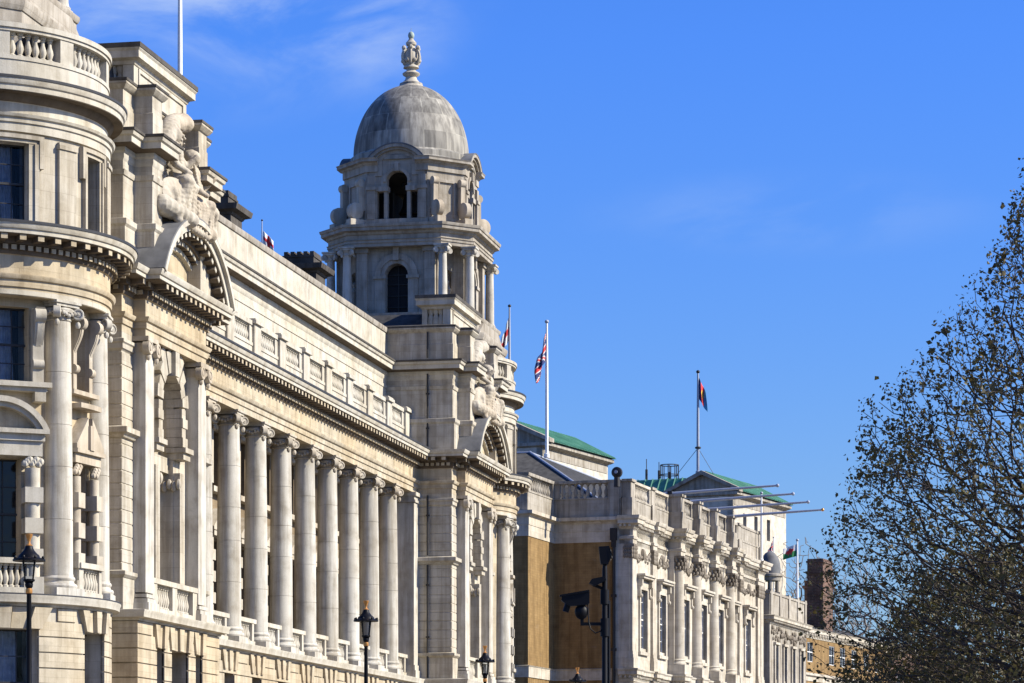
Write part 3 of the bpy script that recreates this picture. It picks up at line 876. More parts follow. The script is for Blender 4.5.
for i in range(nb):
    a = R(A0 + 4 + (A1 - A0 - 8) * (i + 0.5) / nb); da = 0.13 / ra
    for (r0, r1, d1) in ((ra - 0.72, ra - 0.5, 3.26), (ra - 1.02, ra - 0.86, 2.75)):
        for s2 in ((0,) if r0 > ra - 0.9 else (-0.032, 0.032)):
            q_ = da * (0.95 if r0 > ra - 0.9 else 0.7)
            for mb_, da_, db_ in ((sb, 1.6, d1 - 0.03), (w, d1 - 0.03, d1)):
                vs = []
                for aa in (a + s2 - q_, a + s2 + q_):
                    for rr in (r0, r1):
                        for d in (da_, db_): vs.append(FE.p(PC - rr * Cc(aa), d, zc + rr * S(aa)))
                mb_.add(vs, [(0, 1, 3, 2), (4, 6, 7, 5), (0, 4, 5, 1), (2, 3, 7, 6), (1, 5, 7, 3), (0, 2, 6, 4)])
both(sb, 'arched_bed_mould', M['soot_shade'], pav)  # shade under the arched cornice is in this dark colour
pedi = both(w, 'pediment', M['smooth'], pav)
w = MB()
tym = [(PC - (ra - 0.8) * Cc(R(a)), max(22.7, zc + (ra - 0.8) * S(R(a)))) for a in [A0 + (A1 - A0) * i / 20 for i in range(21)]]
w.lprism(FE, tym, 1.5, 2.3)
both(w, 'tympanum', M['warm'], pav)
w = MB()
w.archband(FE, PC, zc, ra - 0.03, ra + 0.05, -0.5, 3.5, A0, A1, 28)
both(w, 'lead_roof', M['lead'], pav)
# attic with stepped piers
ap = [(-12.0, P0), (2.0, P0), (2.0, P0 + 1.3), (2.75, P0 + 1.3), (2.75, P0 + 2.5), (1.6, P0 + 2.5), (1.6, P1 - 2.5), (2.75, P1 - 2.5), (2.75, P1 - 1.3), (2.0, P1 - 1.3), (2.0, P1), (-12.0, P1)]
apn = ap[:6] + [(1.6, P1 - 3.3), (2.75, P1 - 3.3), (2.75, P1 - 2.2), (2.0, P1 - 2.2)] + ap[10:]
def cap_line(path, o, z): 
    f = MB(); f.sweep(path, [(-0.3, z + 0.02), (o + 0.0, z - 0.10), (o + 0.03, z - 0.08), (o + 0.03, z + 0.02), (-0.3, z + 0.14)]); return f
for pp, k_ in ((apn, 0), (ap, 1)):
    fin_ = (lambda m_: m_) if k_ == 0 else (lambda m_: m_.mirrored(YC))
    w = MB()
    w.prism(pp, 22.6, 29.7)
    w.sweep(pp, [(-0.2, 22.7), (0.12, 22.7), (0.12, 24.3), (0.2, 24.4), (0.2, 24.6), (-0.2, 24.7)])
    w.sweep(pp, [(-0.2, 26.25), (0.05, 26.3), (0.09, 26.5), (-0.2, 26.55)])
    w.sweep(pp, [(-0.2, 28.0), (0.03, 28.02), (0.03, 28.9), (-0.06, 29.0), (-0.06, 29.55), (0.08, 29.62), (0.2, 29.78), (0.2, 29.92), (-0.4, 30.0)])
    fin_(w).build('attic', M['ashlar'], pav[k_])
    w = MB(); w.sweep(pp, [(o, z + 0.004) for o, z in ATT]); fin_(w).build('attic_cornice', M['smooth'], pav[k_])
    w = MB(); w.sweep(pp, [(o, z + 0.004) for o, z in ATB]); fin_(w).build('bed_mould', M['soot_shade'], pav[k_])
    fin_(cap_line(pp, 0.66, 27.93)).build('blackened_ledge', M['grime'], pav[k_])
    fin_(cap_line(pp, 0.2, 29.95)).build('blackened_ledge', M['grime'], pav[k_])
w = MB()
y0, y1 = 112.2, 119.0
w.box(0.2, 1.5, y0 + 0.6, y1 - 0.6, 29.7, 31.2)
w.box(1.15, 1.6, y0, y1, 29.7, 31.2)
for yy in (y0, y1 - 0.5): w.box(-0.1, 1.15, yy + 0.02, yy + 0.48, 29.7, 30.02)
w.box(-0.1, 0.2, y0, y1, 29.7, 31.2)
w.box(1.6, 1.66, y0 + 0.5, y1 - 0.5, 30.95, 31.1); w.box(1.6, 1.66, y0 + 0.5, y0 + 0.62, 30.0, 30.95); w.box(1.6, 1.66, y1 - 0.62, y1 - 0.5, 30.0, 30.95)
w.sweep([(1.6, y0), (1.6, y1), (-0.1, y1), (-0.1, y0)], [(-0.7, 31.15), (0.04, 31.15), (0.1, 31.28), (0.3, 31.36), (0.3, 31.62), (0.36, 31.7), (0.36, 31.82), (-0.7, 31.9)], closed=True)
for yy in (y0 + 0.28, y1 - 0.28):
    for k in range(4):
        x_ = 0.98 - k * 0.31
        w.lathe([(0.17, 30.02), (0.12, 30.08), (0.22, 30.35), (0.21, 30.55), (0.12, 30.85), (0.17, 31.0), (0.19, 31.16)], (x_, yy), 10, cap=False)
both(w, 'attic_block', M['smooth'], pav)
w = MB(); w.box(-0.44, 1.99, y0 - 0.39, y1 + 0.39, 31.74, 31.93); both(w, 'lead_capping', M['grime'], pav)

# string course, rusticated ground floor with its triple window
gp = [(-2.2, P0), (2.6, P0), (2.6, P1), (-0.5, P1)]
w = MB(); w.sweep(gp, [(o, z + 0.004) for o, z in STR]); w.box(-3, 2.7, P0 + 0.05, P1 - 0.05, 9.3, 9.64)
both(w, 'string_course', M['smooth'], pav)
w = MB()
gh = [(PC - 3.0, PC - 2.05, 5.4, 8.3), (PC - 1.1, PC + 1.1, 5.4, 8.3), (PC + 2.05, PC + 3.0, 5.4, 8.3)]
w.wall(FE, P0 + 0.02, P1 - 0.02, 0, 9.25, 1.7, 2.55, gh)
w.box(-6, 1.7, P0 + 0.02, P1 - 0.02, 0, 9.25)
zc_ = [0.35 + 0.56 * k for k in range(16)]
for z0 in zc_:
    z1 = min(z0 + 0.51, 9.2)
    runs = [(P0 - 0.03, P1 + 0.03)]
    if z0 > 8.2: runs = [(P0 - 0.03, PC - 3.5), (PC + 3.5, P1 + 0.03)]
    elif z0 > 5.2: runs = [(P0 - 0.03, PC - 3.0), (PC - 2.05, PC - 1.1), (PC + 1.1, PC + 2.05), (PC + 3.0, P1 + 0.03)]
    for a, b in runs: w.lb(FE, a, b, 2.5, 2.61, z0, z1)
    w.box(-2, 2.605, P0 - 0.06, P0 + 0.04, z0 + 0.003, z1 - 0.003); w.box(-2, 2.605, P1 - 0.04, P1 + 0.06, z0 + 0.003, z1 - 0.003)
both(w, 'ground_floor_wall', M['warm'], pav)
for uc, hw in ((PC - 2.52, 0.62), (PC, 1.35), (PC + 2.52, 0.62)):
    w = MB(); voussoirs(w, FE, uc, hw, 8.305, 9.2, 2.56, 3 if hw < 1 else 5, 0.25)
    both(w, 'window_head', M['warm'], pav)
for u0, u1, z0, z1 in gh:
    f, p_ = window_mb(FE, u0, u1, z0, z1, 1.85, 2, 4)
    fw = both(f, 'window', M['bar'], pav); p2 = p_.build('pane', M['glass'], ROOT); p3 = p_.mirrored(YC).build('pane', M['glass'], ROOT)
    for a_, b_ in zip((p2, p3), pav): a_.parent = b_; a_.location = (0, 0, 0)
# balustrade in the arch foot
w = MB()
w.lb(FE, P0 + 2.4, P1 - 2.4, 1.95, 2.4, 9.64, 9.9); w.lb(FE, P0 + 2.4, P1 - 2.4, 1.93, 2.44, 10.85, 11.05)
for u in (P0 + 2.6, PC - 0.15, P1 - 2.75): w.lb(FE, u - 0.2, u + 0.4, 1.97, 2.4, 9.9, 10.85)
balusters(w, [(2.18, P0 + 3.2 + 0.27 * k) for k in range(7)] + [(2.18, PC + 0.48 + 0.27 * k) for k in range(7)], 9.9, 0.95, 0.12)
both(w, 'balustrade', M['smooth'], pav)
# dark lead roof behind the attic piers
w = MB()
vs = [(-9, P1 - 0.6, 29.7), (-9, P0 + 2, 29.7), (0.9, P0 + 2, 29.7), (0.9, P1 - 0.6, 29.7), (-6, P0 + 4, 31.0), (-6, P1 - 3, 31.0), (0.3, P1 - 3, 31.0), (0.3, P0 + 4, 31.0)]
w.add([(-13, P1 - 1.0, 29.85), (0.8, P1 - 1.0, 29.85), (0.8, P0 + 1.0, 29.85), (-13, P0 + 1.0, 29.85), (-9.5, P1 - 2.6, 31.1), (0.7, P1 - 2.6, 31.1), (0.7, P0 + 2, 31.1), (-9.5, P0 + 2, 31.1)],
      [(0, 1, 2, 3), (4, 7, 6, 5), (0, 4, 5, 1), (1, 5, 6, 2), (2, 6, 7, 3), (3, 7, 4, 0)])
both(w, 'roof', M['slate'], pav)
w = MB(); w.box(-24, -6, P0 + 0.05, P1 - 0.05, 0, 29.3); both(w, 'rear_wall', M['ashlar'], pav)
# downpipe on the far pavilion's north side
w = MB()
yd = 2 * YC - P1 - 0.12
for z0_, z1_ in ((0, 9.2), (9.7, 16.2), (16.75, 20.2), (22.9, 27.2), (28.1, 29.6)): w.tube([(0.55, yd, z0_), (0.55, yd, z1_)], 0.055, 8)
for z in (3, 7, 12, 15, 19, 24, 26): w.box(0.46, 0.64, yd - 0.06, yd + 0.13, z, z + 0.1)
w.build('downpipe', M['iron'], ROOT)

# ---------------------------------------------------------------- sculpture groups over the pediments
def figure_group():
    m_ = MB()
    q = random.Random(3)
    def limb(a, b, r0, r1, n=5):
        a, b = Vector(a), Vector(b)
        for i in range(n + 1):
            t = i / n; m_.ball(a.lerp(b, t), r0 + (r1 - r0) * t, 10, 7)
    # (u, d, z) relative to the middle of the group
    def seated(u, s, h=0.0):
        limb((u, 0.35, 1.35 + h), (u + 0.05 * s, 0.45, 2.35 + h), 0.42, 0.46)     # torso
        m_.ball((u + 0.08 * s, 0.6, 3.02 + h), 0.27, 12, 9, (1, 1, 1.2)); limb((u + 0.06 * s, 0.5, 2.6 + h), (u + 0.07 * s, 0.55, 2.85 + h), 0.15, 0.14, 2)
        m_.ball((u + 0.1 * s, 0.52, 3.12 + h), 0.3, 10, 8, (1, 0.9, 0.9))
        limb((u - 0.15, 0.5, 1.3 + h), (u - 0.3 + 0.25 * s, 1.15, 1.1 + h), 0.34, 0.27); limb((u - 0.3 + 0.25 * s, 1.15, 1.1 + h), (u - 0.35 + 0.35 * s, 1.05, 0.15 + h), 0.26, 0.15)
        limb((u + 0.25, 0.5, 1.3 + h), (u + 0.4 + 0.2 * s, 1.1, 1.0 + h), 0.34, 0.26); limb((u + 0.4 + 0.2 * s, 1.1, 1.0 + h), (u + 0.55 + 0.35 * s, 0.95, 0.05 + h), 0.25, 0.15)
        limb((u - 0.45, 0.5, 2.4 + h), (u - 0.75, 0.85, 1.75 + h), 0.18, 0.15); limb((u - 0.75, 0.85, 1.75 + h), (u - 0.45, 1.2, 1.45 + h), 0.14, 0.11)
        limb((u + 0.5, 0.5, 2.4 + h), (u + 0.9, 0.7, 2.0 + h), 0.18, 0.15); limb((u + 0.9, 0.7, 2.0 + h), (u + 1.0, 1.05, 2.4 + h), 0.14, 0.11)
    seated(-0.9, -1, 0.55); seated(1.15, 1, 0.15)
    for cx_, h_ in ((-0.9, 0.55), (1.15, 0.15)):      # robe folds: ridges fanning from waist to feet
        for i in range(15):
            t = i / 14; a_ = -1.2 + 2.4 * t
            p0 = Vector((cx_ + 0.42 * S(a_), 0.45 + 0.42 * Cc(a_), 1.75 + h_)); p1 = Vector((cx_ + 0.75 * S(a_), 0.62 + 0.62 * Cc(a_), 1.0 + h_)); p2 = Vector((cx_ + 1.0 * S(a_) + 0.1 * S(i * 2.3), 0.55 + 0.62 * Cc(a_), 0.0 + h_ * 0.4))
            limb(p0, p1, 0.07, 0.085, 7); limb(p1, p2, 0.085, 0.10, 9)
        for i in range(7):
            t = i / 6; limb((cx_ - 0.45 + 0.3 * t, 0.78, 2.65 + h_ - 0.1 * t), (cx_ + 0.1 + 0.38 * t, 0.86, 1.6 + h_ + 0.1 * t), 0.045, 0.055, 9)
    # great wing / drapery sweeping up to the right
    pts = []
    for i in range(22):
        t = i / 21
        pts.append(Vector((-2.3 + 3.1 * t ** 1.5, 0.15 + 0.25 * S(t * 3), 1.3 + 3.3 * S(t * 1.45))))
    for i, p in enumerate(pts): m_.ball(p, 0.2 + 0.16 * S(PI * i / 21), 10, 7)
    m_.ball((0.9, 0.35, 4.45), 0.42, 10, 8, (1.5, 0.8, 0.8)); limb((0.2, 0.2, 4.3), (1.0, 0.3, 4.5), 0.36, 0.4)
    # shield, cannon wheel, heaped drapery
    m_.disc((-1.95, 0.85, 1.15), (-0.5, 1, 0.2), 0.6, 0.2, 20, [(-0.08, 0.45), (0.0, 0.62), (0.06, 0.62), (0.1, 0.45), (0.12, 0.2), (0.2, 0.1)])
    limb((-2.7, 0.7, 0.55), (-1.2, 1.2, 0.25), 0.4, 0.3); limb((2.4, 0.6, 0.5), (1.4, 1.1, 0.2), 0.36, 0.3)
    m_.disc((2.3, 0.75, 1.05), (0.2, 1, 0.2), 0.6, 0.2, 18)
    for i in range(14):                      # feathers of the wing and folds of drapery
        t = i / 13; a_ = pts[3 + i]; limb(a_, a_ + Vector((0.75 - 0.3 * t, 0.28, -0.55 - 0.5 * S(PI * t))), 0.12, 0.06, 5)
        limb((-2.0 + 0.3 * i, 0.95 + 0.1 * (i % 2), 1.0 + 0.25 * S(i * 2.1)), (-2.15 + 0.32 * i, 1.1, 0.05), 0.11, 0.15, 6)
    limb((0.1, 0.2, 0.2), (0.2, 0.2, 3.6), 0.55, 0.35)
    return m_
fg = figure_group()
def place_group(mirror):
    m_ = MB(); m_.v = [FE.p(PC + 0.0 + u * 1.12, 1.95 + d * 1.25, 25.0 + z * 1.04) for u, d, z in fg.v]; m_.f = fg.f
    if mirror:
        off = (2 * YC - 2 * PC); m_.v = [(x, y + off, z) for x, y, z in m_.v]
    o = m_.build('sculpture_group', M['carved'], pav[1] if mirror else pav[0], sharp=180)
    rm = o.modifiers.new('merge', 'REMESH'); rm.mode = 'VOXEL'; rm.voxel_size = 0.042; rm.use_smooth_shade = True
    tx = bpy.data.textures.new('carving', 'CLOUDS'); tx.noise_scale = 0.3
    ds = o.modifiers.new('chisel', 'DISPLACE'); ds.texture = tx; ds.strength = 0.07; ds.mid_level = 0.5; ds.texture_coords = 'GLOBAL'
    return o
place_group(False); place_group(True)

# ---------------------------------------------------------------- corner turret (near; mirrored for the far end)
V0, V1 = -62, 168                          # modelled span of the drum
main, nar = 34, (82, -14)
w = MB()
mw, nw = 15.5, 8.6                         # half widths of the openings in degrees
def drum(z0, z1, r0, r1, holes):
    cuts = [V0]
    for a, b in sorted(holes): cuts += [a, b]
    cuts.append(V1)
    for a, b in zip(cuts[0::2], cuts[1::2]): w.arcwall(T0, r0, r1, a, b, z0, z1)
H_main = [(main - mw, main + mw)]; H_nar = [(n_ - nw, n_ + nw) for n_ in nar]
def ring(z0, z1, r0=TR - 0.9, r1=TR): w.arcwall(T0, r0, r1, V0, V1, z0, z1)
# ground floor
ring(0, 4.6, TR - 1.2, TR - 0.03); drum(4.6, 8.42, TR - 1.2, TR - 0.03, H_main + H_nar); ring(8.42, 9.3, TR - 1.2, TR - 0.03)
tur = both(w, 'turret', M['ashlar'], RR)
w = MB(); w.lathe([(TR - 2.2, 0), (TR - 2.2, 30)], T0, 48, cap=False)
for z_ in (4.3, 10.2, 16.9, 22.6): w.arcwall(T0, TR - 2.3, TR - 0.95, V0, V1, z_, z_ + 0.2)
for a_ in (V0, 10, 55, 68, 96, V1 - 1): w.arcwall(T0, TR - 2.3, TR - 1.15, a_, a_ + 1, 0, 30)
both(w, 'dark_interior', M['dark'], tur)  # black core: darkness of the unlit rooms painted in behind the glass
w = MB()
for k in range(16):
    z0 = 0.35 + 0.56 * k; z1 = min(z0 + 0.51, 9.2)
    if z0 > 8.2: drum(z0, z1, TR - 0.1, TR + 0.05, [(main - mw - 9, main + mw + 9)] + [(n_ - nw - 5, n_ + nw + 5) for n_ in nar])
    elif z0 >= 4.5: drum(z0, z1, TR - 0.1, TR + 0.05, H_main + H_nar)
    else: ring(z0, z1, TR - 0.1, TR + 0.05)
for a_, hw_, cnt in ((main, mw + 4.5, 5), (nar[0], nw + 2.5, 5), (nar[1], nw + 2.5, 5)):
    for i in range(cnt):
        t0, t1 = -1 + 2 * i / cnt, -1 + 2 * (i + 1) / cnt
        o_ = TR + (0.2 if i % 2 == 0 else 0.04)
        sp = 1.28
        vs = []
        for t, z, s_ in ((t0 + 0.02, 8.43, 1), (t1 - 0.02, 8.43, 1), (t1 - 0.02, 9.2, sp), (t0 + 0.02, 9.2, sp)):
            for r in (TR - 0.1, o_):
                x, y = tp(r, a_ + hw_ * t * s_ * 0.82); vs.append((x, y, z))
        w.add(vs, [(0, 2, 4, 6), (1, 7, 5, 3), (0, 1, 3, 2), (2, 3, 5, 4), (4, 5, 7, 6), (6, 7, 1, 0)])
both(w, 'rusticated_courses', M['warm'], tur)
tarc = arc(TR, V0, V1)
e = 0.008
w = MB(); w.sweep(tarc, [(o - (0.9 if o < 0 else 0), z + e) for o, z in STR]); w.arcwall(T0, 0.5, TR + 0.3, V0, V1, 9.45, 9.66)
both(w, 'string_course', M['smooth'], tur)
w = MB(); w.arcwall(T0, TR - 0.5, TR + 0.41, V0, V1, 9.625, 9.67); both(w, 'lead_flashing', M['flash'], tur)
# middle storeys: wall set back behind the columns
RW = TR - 0.62
w = MB()
ring(9.6, 10.6, RW - 0.8, RW); drum(10.6, 14.55, RW - 0.8, RW, [(main - 11, main + 11)] + [(n_ - 6.5, n_ + 6.5) for n_ in nar]); ring(14.55, 17.35, RW - 0.8, RW)
drum(17.35, 20.0, RW - 0.8, RW, [(main - 15, main + 15)] + [(n_ - 6, n_ + 6) for n_ in nar]); ring(20.0, 20.32, RW - 0.8, RW)
both(w, 'upper_wall', M['warm'], tur)
# turret columns (shaft and capital are one mesh: a sub-part)
tc_ = MB(); tc_.joined(SHAFT); cap_ = MB(); cap_.joined(CAPM)
def turret_column(az, mirror):
    x, y = tp(TR - 0.55, az)
    par = tur[1] if mirror else tur[0]
    a = az - 90
    if mirror: y = 2 * YC - y; a = -a
    c = MB(); c.joined(SHAFT); c.joined(CAPM, rz=0)
    return c, par, (x, y, 9.62), a
tcm = None
for az in (4, 64, 101):
    for mir in (False, True):
        c, par, loc, a = turret_column(az, mir)
        if tcm is None: tcm = c.build('column', M['column'], par, loc, rz=a)
        else:
            o = tcm.copy(); link(o, par, loc, rz=a)
# window dressings in the two upper storeys of the turret
def bayframe(az, r=RW): 
    x, y = tp(r, az); return Fr(x, y, az)
w = MB()
F = bayframe(main)
w.lb(F, -1.9, 1.9, -0.3, 0.42, 17.1, 17.28); w.lb(F, -1.75, 1.75, -0.3, 0.3, 16.95, 17.1)
for s_ in (-1, 1):
    w.lprism(F, [(s_ * 1.45 - 0.2, 17.3), (s_ * 1.45 + 0.2, 17.3), (s_ * 1.45 + 0.2, 19.95), (s_ * 1.45 - 0.2, 19.95)], -0.4, 0.16)
    w.console(F, s_ * 1.45, 0.34, 17.75, 19.95, 0.55)
    w.lb(F, s_ * 1.5 - 0.2, s_ * 1.5 + 0.2, -0.3, 0.3, 16.6, 16.95)
    w.lb(F, s_ * 1.22 - 0.36, s_ * 1.22 + 0.36, -0.2, 0.5, 9.65, 10.3)
    w.lathe([(0.27, 10.3), (0.27, 14.2)], F.p(s_ * 1.22, 0.2, 0)[:2], 16)
    for q in range(3): w.lb(F, s_ * 1.22 - 0.33, s_ * 1.22 + 0.33, -0.2, 0.53, 10.75 + q * 1.1, 11.3 + q * 1.1)
    for q in range(8): w.ball(F.p(s_ * 1.22 - 0.28 + 0.08 * q, 0.3, 14.35 + 0.08 * (q % 3)), 0.14, 7, 6)
w.lb(F, -1.55, 1.55, -0.35, 0.4, 14.62, 15.15); w.lb(F, -1.62, 1.62, -0.35, 0.5, 15.15, 15.4); w.lb(F, -1.75, 1.75, -0.35, 0.66, 15.4, 15.56)
rs = 1.92; cs = 15.56 - (rs - 1.15); hs = math.degrees(math.acos((rs - 1.15) / rs))
w.archband(F, 0, cs, rs - 0.2, rs, -0.35, 0.62, 90 - hs, 90 + hs, 18); w.archband(F, 0, cs, rs - 0.36, rs - 0.2, -0.35, 0.46, 90 - hs + 3, 90 + hs - 3, 18)
both(w, 'window_surround', M['smooth'], tur)
w = MB()
ap_ = [(-(rs - 0.3) * Cc(R(a)), max(15.5, cs + (rs - 0.3) * S(R(a)))) for a in [90 - hs + 2 * hs * i / 14 for i in range(15)]]
w.lprism(F, ap_, -0.3, 0.1)
both(w, 'tympanum', M['warm'], tur)
for az in nar:
    w = MB(); F2 = bayframe(az)
    w.lb(F2, -1.0, 1.0, -0.3, 0.3, 17.1, 17.26); w.arcwall(T0, RW - 0.2, RW + 0.55, az - 9, az + 9, 16.6, 16.78)
    for s_ in (-1, 1):
        w.lb(F2, s_ * 0.62 - 0.13, s_ * 0.62 + 0.13, -0.3, 0.14, 17.26, 19.95)
        w.console(F2, s_ * 0.62, 0.24, 17.85, 19.95, 0.5)
        w.lb(F2, s_ * 0.72 - 0.24, s_ * 0.72 + 0.24, -0.2, 0.42, 9.65, 10.3)
        w.lathe([(0.2, 10.3), (0.2, 14.1)], F2.p(s_ * 0.72, 0.2, 0)[:2], 14)
        for q in range(3): w.lb(F2, s_ * 0.72 - 0.26, s_ * 0.72 + 0.26, -0.2, 0.47, 10.75 + q * 1.1, 11.3 + q * 1.1)
        for q in range(6): w.ball(F2.p(s_ * 0.72 - 0.2 + 0.08 * q, 0.28, 14.25 + 0.1 * (q % 3)), 0.12, 7, 6)
        w.lprism(F2, [(s_ * 0.15, 15.1), (s_ * 1.05, 15.1), (s_ * 1.05, 15.28), (s_ * 0.15, 16.3)], -0.3, 0.45)
    w.lb(F2, -1.0, 1.0, -0.3, 0.36, 14.6, 14.95); w.lb(F2, -1.1, 1.1, -0.3, 0.5, 14.95, 15.1)
    w.lb(F2, -0.17, 0.17, -0.3, 0.55, 15.1, 16.0)
    both(w, 'window_surround', M['carved'], tur)
for az in nar + (main,):
    w = MB()
    h_ = 12 if az == main else 8
    w.arcwall(T0, TR - 0.45, TR - 0.05, az - h_ - 2, az + h_ + 2, 9.65, 9.9); w.arcwall(T0, TR - 0.5, TR, az - h_ - 2, az + h_ + 2, 10.75, 10.95)
    for q in (-h_ - 0.5, h_ + 0.5): w.arcwall(T0, TR - 0.4, TR - 0.1, az + q - 1.5, az + q + 1.5, 9.9, 10.75)
    k_ = 9 if az == main else 6
    balusters(w, [tp(TR - 0.25, az - h_ + 1 + (2 * h_ - 2) * (i + 0.5) / k_) for i in range(k_)], 9.9, 0.85, 0.12)
    both(w, 'balustrade', M['smooth'], tur)
def turret_window(az, hw, z0, z1, r, nx, ny, glass='glass', curtain=False):
    Fw = bayframe(az, r)
    f, p_ = window_mb(Fw, -hw, hw, z0, z1, 0, nx, ny)
    both(f, 'window', M['bar'], tur); both(p_, 'pane', M[glass], tur)
    if curtain:
        c_ = MB()
        for s0, s1 in ((-hw * 0.62, -0.10), (0.06, hw * 0.52)):
            n_ = 18
            pts_ = []
            for j in range(2):
                for i in range(n_ + 1):
                    t = i / n_; u = s0 + (s1 - s0) * t
                    pts_.append(Fw.p(u + (0.0 if j else 0.12 * (1 if s0 > 0 else -1)), -0.3 + 0.05 * S(t * 26), z1 if j == 1 else z0))
            c_.add(pts_, [(i, i + 1, n_ + 2 + i, n_ + 1 + i) for i in range(n_)])
        both(c_, 'curtain', M['curtain'], tur)
rg = TR - 0.75
turret_window(main, 1.42, 4.6, 8.42, rg, 4, 4, 'clear', True)
for n_ in nar: turret_window(n_, 0.78, 4.6, 8.42, rg, 2, 4)
turret_window(main, 0.9, 10.6, 14.55, RW - 0.5, 3, 4)
turret_window(main, 1.24, 17.35, 20.0, RW - 0.5, 4, 4, 'clear', True)
for n_ in nar:
    turret_window(n_, 0.52, 10.6, 14.55, RW - 0.5, 2, 4); turret_window(n_, 0.48, 17.35, 20.0, RW - 0.5, 2, 4)
# entablature of the turret
barc, barc2 = arc(TR, V0, V1, 6.6), arc(TR, V0, V1, 3.3)
w = MB(); w.sweep(tarc, bedmould(e)); bed_blocks(w, barc, e, barc2); both(w, 'bed_mould', M['soot_shade'], tur)
w = MB(); w.sweep(tarc, entab(e, -1.6)); entab_blocks(w, barc, e, 1, barc2); both(w, 'entablature', M['warm'], tur)
w = MB(); w.sweep(tarc, corona(e, -1.6))
w.arcwall(T0, 0.5, TR + 0.02, V0, V1, 20.33, 20.5)
both(w, 'cornice', M['smooth'], tur)
both(flashing(tarc, 1.0, 22.76), 'lead_flashing', M['flash'], tur)
# top storey
w = MB()
RT = TR - 0.12
h1 = [(main - 11.5, main + 11.5)] + [(n_ - 5.2, n_ + 5.2) for n_ in nar]
w.arcwall(T0, RT - 0.7, RT, V0, V1, 22.7, 22.95); drum(22.95, 25.75, RT - 0.7, RT, h1); w.arcwall(T0, RT - 0.7, RT, V0, V1, 25.75, 26.2)
for az in (64, 4, 101):
    w.arcwall(T0, RT - 0.1, RT + 0.14, az - 4.6, az + 4.6, 22.75, 26.0); w.arcwall(T0, RT - 0.1, RT + 0.2, az - 5.0, az + 5.0, 25.75, 25.9)
for az, hw_ in ((main, 11.5), (nar[0], 5.2), (nar[1], 5.2)):
    ex = 4.2 if hw_ > 8 else 2.6
    for q0, q1, o_ in ((0, ex * 0.55, 0.10), (ex * 0.55, ex, 0.17)):
        w.arcwall(T0, RT - 0.05, RT + o_, az + hw_ + q0, az + hw_ + q1, 22.75, 25.76); w.arcwall(T0, RT - 0.05, RT + o_, az - hw_ - q1, az - hw_ - q0, 22.75, 25.76)
    w.arcwall(T0, RT - 0.05, RT + 0.12, az - hw_ - ex, az + hw_ + ex, 25.765, 25.9); w.arcwall(T0, RT - 0.05, RT + 0.2, az - hw_ - ex, az + hw_ + ex, 25.9, 26.05)
    w.arcwall(T0, RT - 0.05, RT + 0.2, az - hw_ - ex - 2, az - hw_ - ex, 24.9, 26.05); w.arcwall(T0, RT - 0.05, RT + 0.2, az + hw_ + ex, az + hw_ + ex + 2, 24.9, 26.05)
both(w, 'top_storey_wall', M['ashlar'], tur)
turret_window(main, 0.98, 22.95, 25.75, RT - 0.45, 4, 4, 'clear', True)
for n_ in nar: turret_window(n_, 0.44, 22.95, 25.75, RT - 0.45, 2, 4)
tarc2 = arc(RT, V0, V1)
w = MB(); w.sweep(tarc2, [(-0.7, 26.15), (0.12, 26.15), (0.12, 26.45), (0.18, 26.47), (0.18, 26.62), (0.26, 26.66), (0.30, 26.76), (0.02, 26.8), (0.02, 27.18), (0.1, 27.25), (0.2, 27.4), (0.24, 27.48), (0.6, 27.5), (0.6, 27.68), (0.66, 27.72), (0.72, 27.88), (0.72, 27.93), (-0.7, 28.05)])
w.arcwall(T0, 0.3, RT + 0.3, V0, V1, 27.85, 27.96)
both(w, 'attic_cornice', M['smooth'], tur)
both(flashing(tarc2, 0.72, 27.96), 'lead_flashing', M['flash'], tur)
w = MB(); w.sweep(tarc2, [(-0.2, 27.19), (0.05, 27.2), (0.12, 27.25), (0.22, 27.4), (0.26, 27.47), (0.58, 27.475), (0.58, 27.5), (-0.2, 27.51)]); both(w, 'bed_mould', M['soot_shade'], tur)  # dark strip: colour carries the shade under the turret's top cornice
w = MB()
w.arcwall(T0, TR - 0.6, TR - 0.06, V0, V1, 27.95, 28.72); w.arcwall(T0, TR - 0.62, TR - 0.02, V0, V1, 28.72, 28.86)
w.arcwall(T0, TR - 0.62, TR + 0.0, V0, V1, 29.72, 29.84); w.arcwall(T0, TR - 0.66, TR + 0.06, V0, V1, 29.84, 30.02)
posts = [64, 101, 140, 34, 4, -32]
bl = []
for p_ in posts: w.arcwall(T0, TR - 0.58, TR - 0.04, p_ - 3.6, p_ + 3.6, 28.86, 29.72)
a = V0 + 2
while a < V1:
    if all(abs(a - p_) > 5.0 for p_ in posts): bl.append(tp(TR - 0.3, a))
    a += 3.55
balusters(w, bl, 28.86, 0.86, 0.135, 10)
both(w, 'balustrade', M['smooth'], tur)
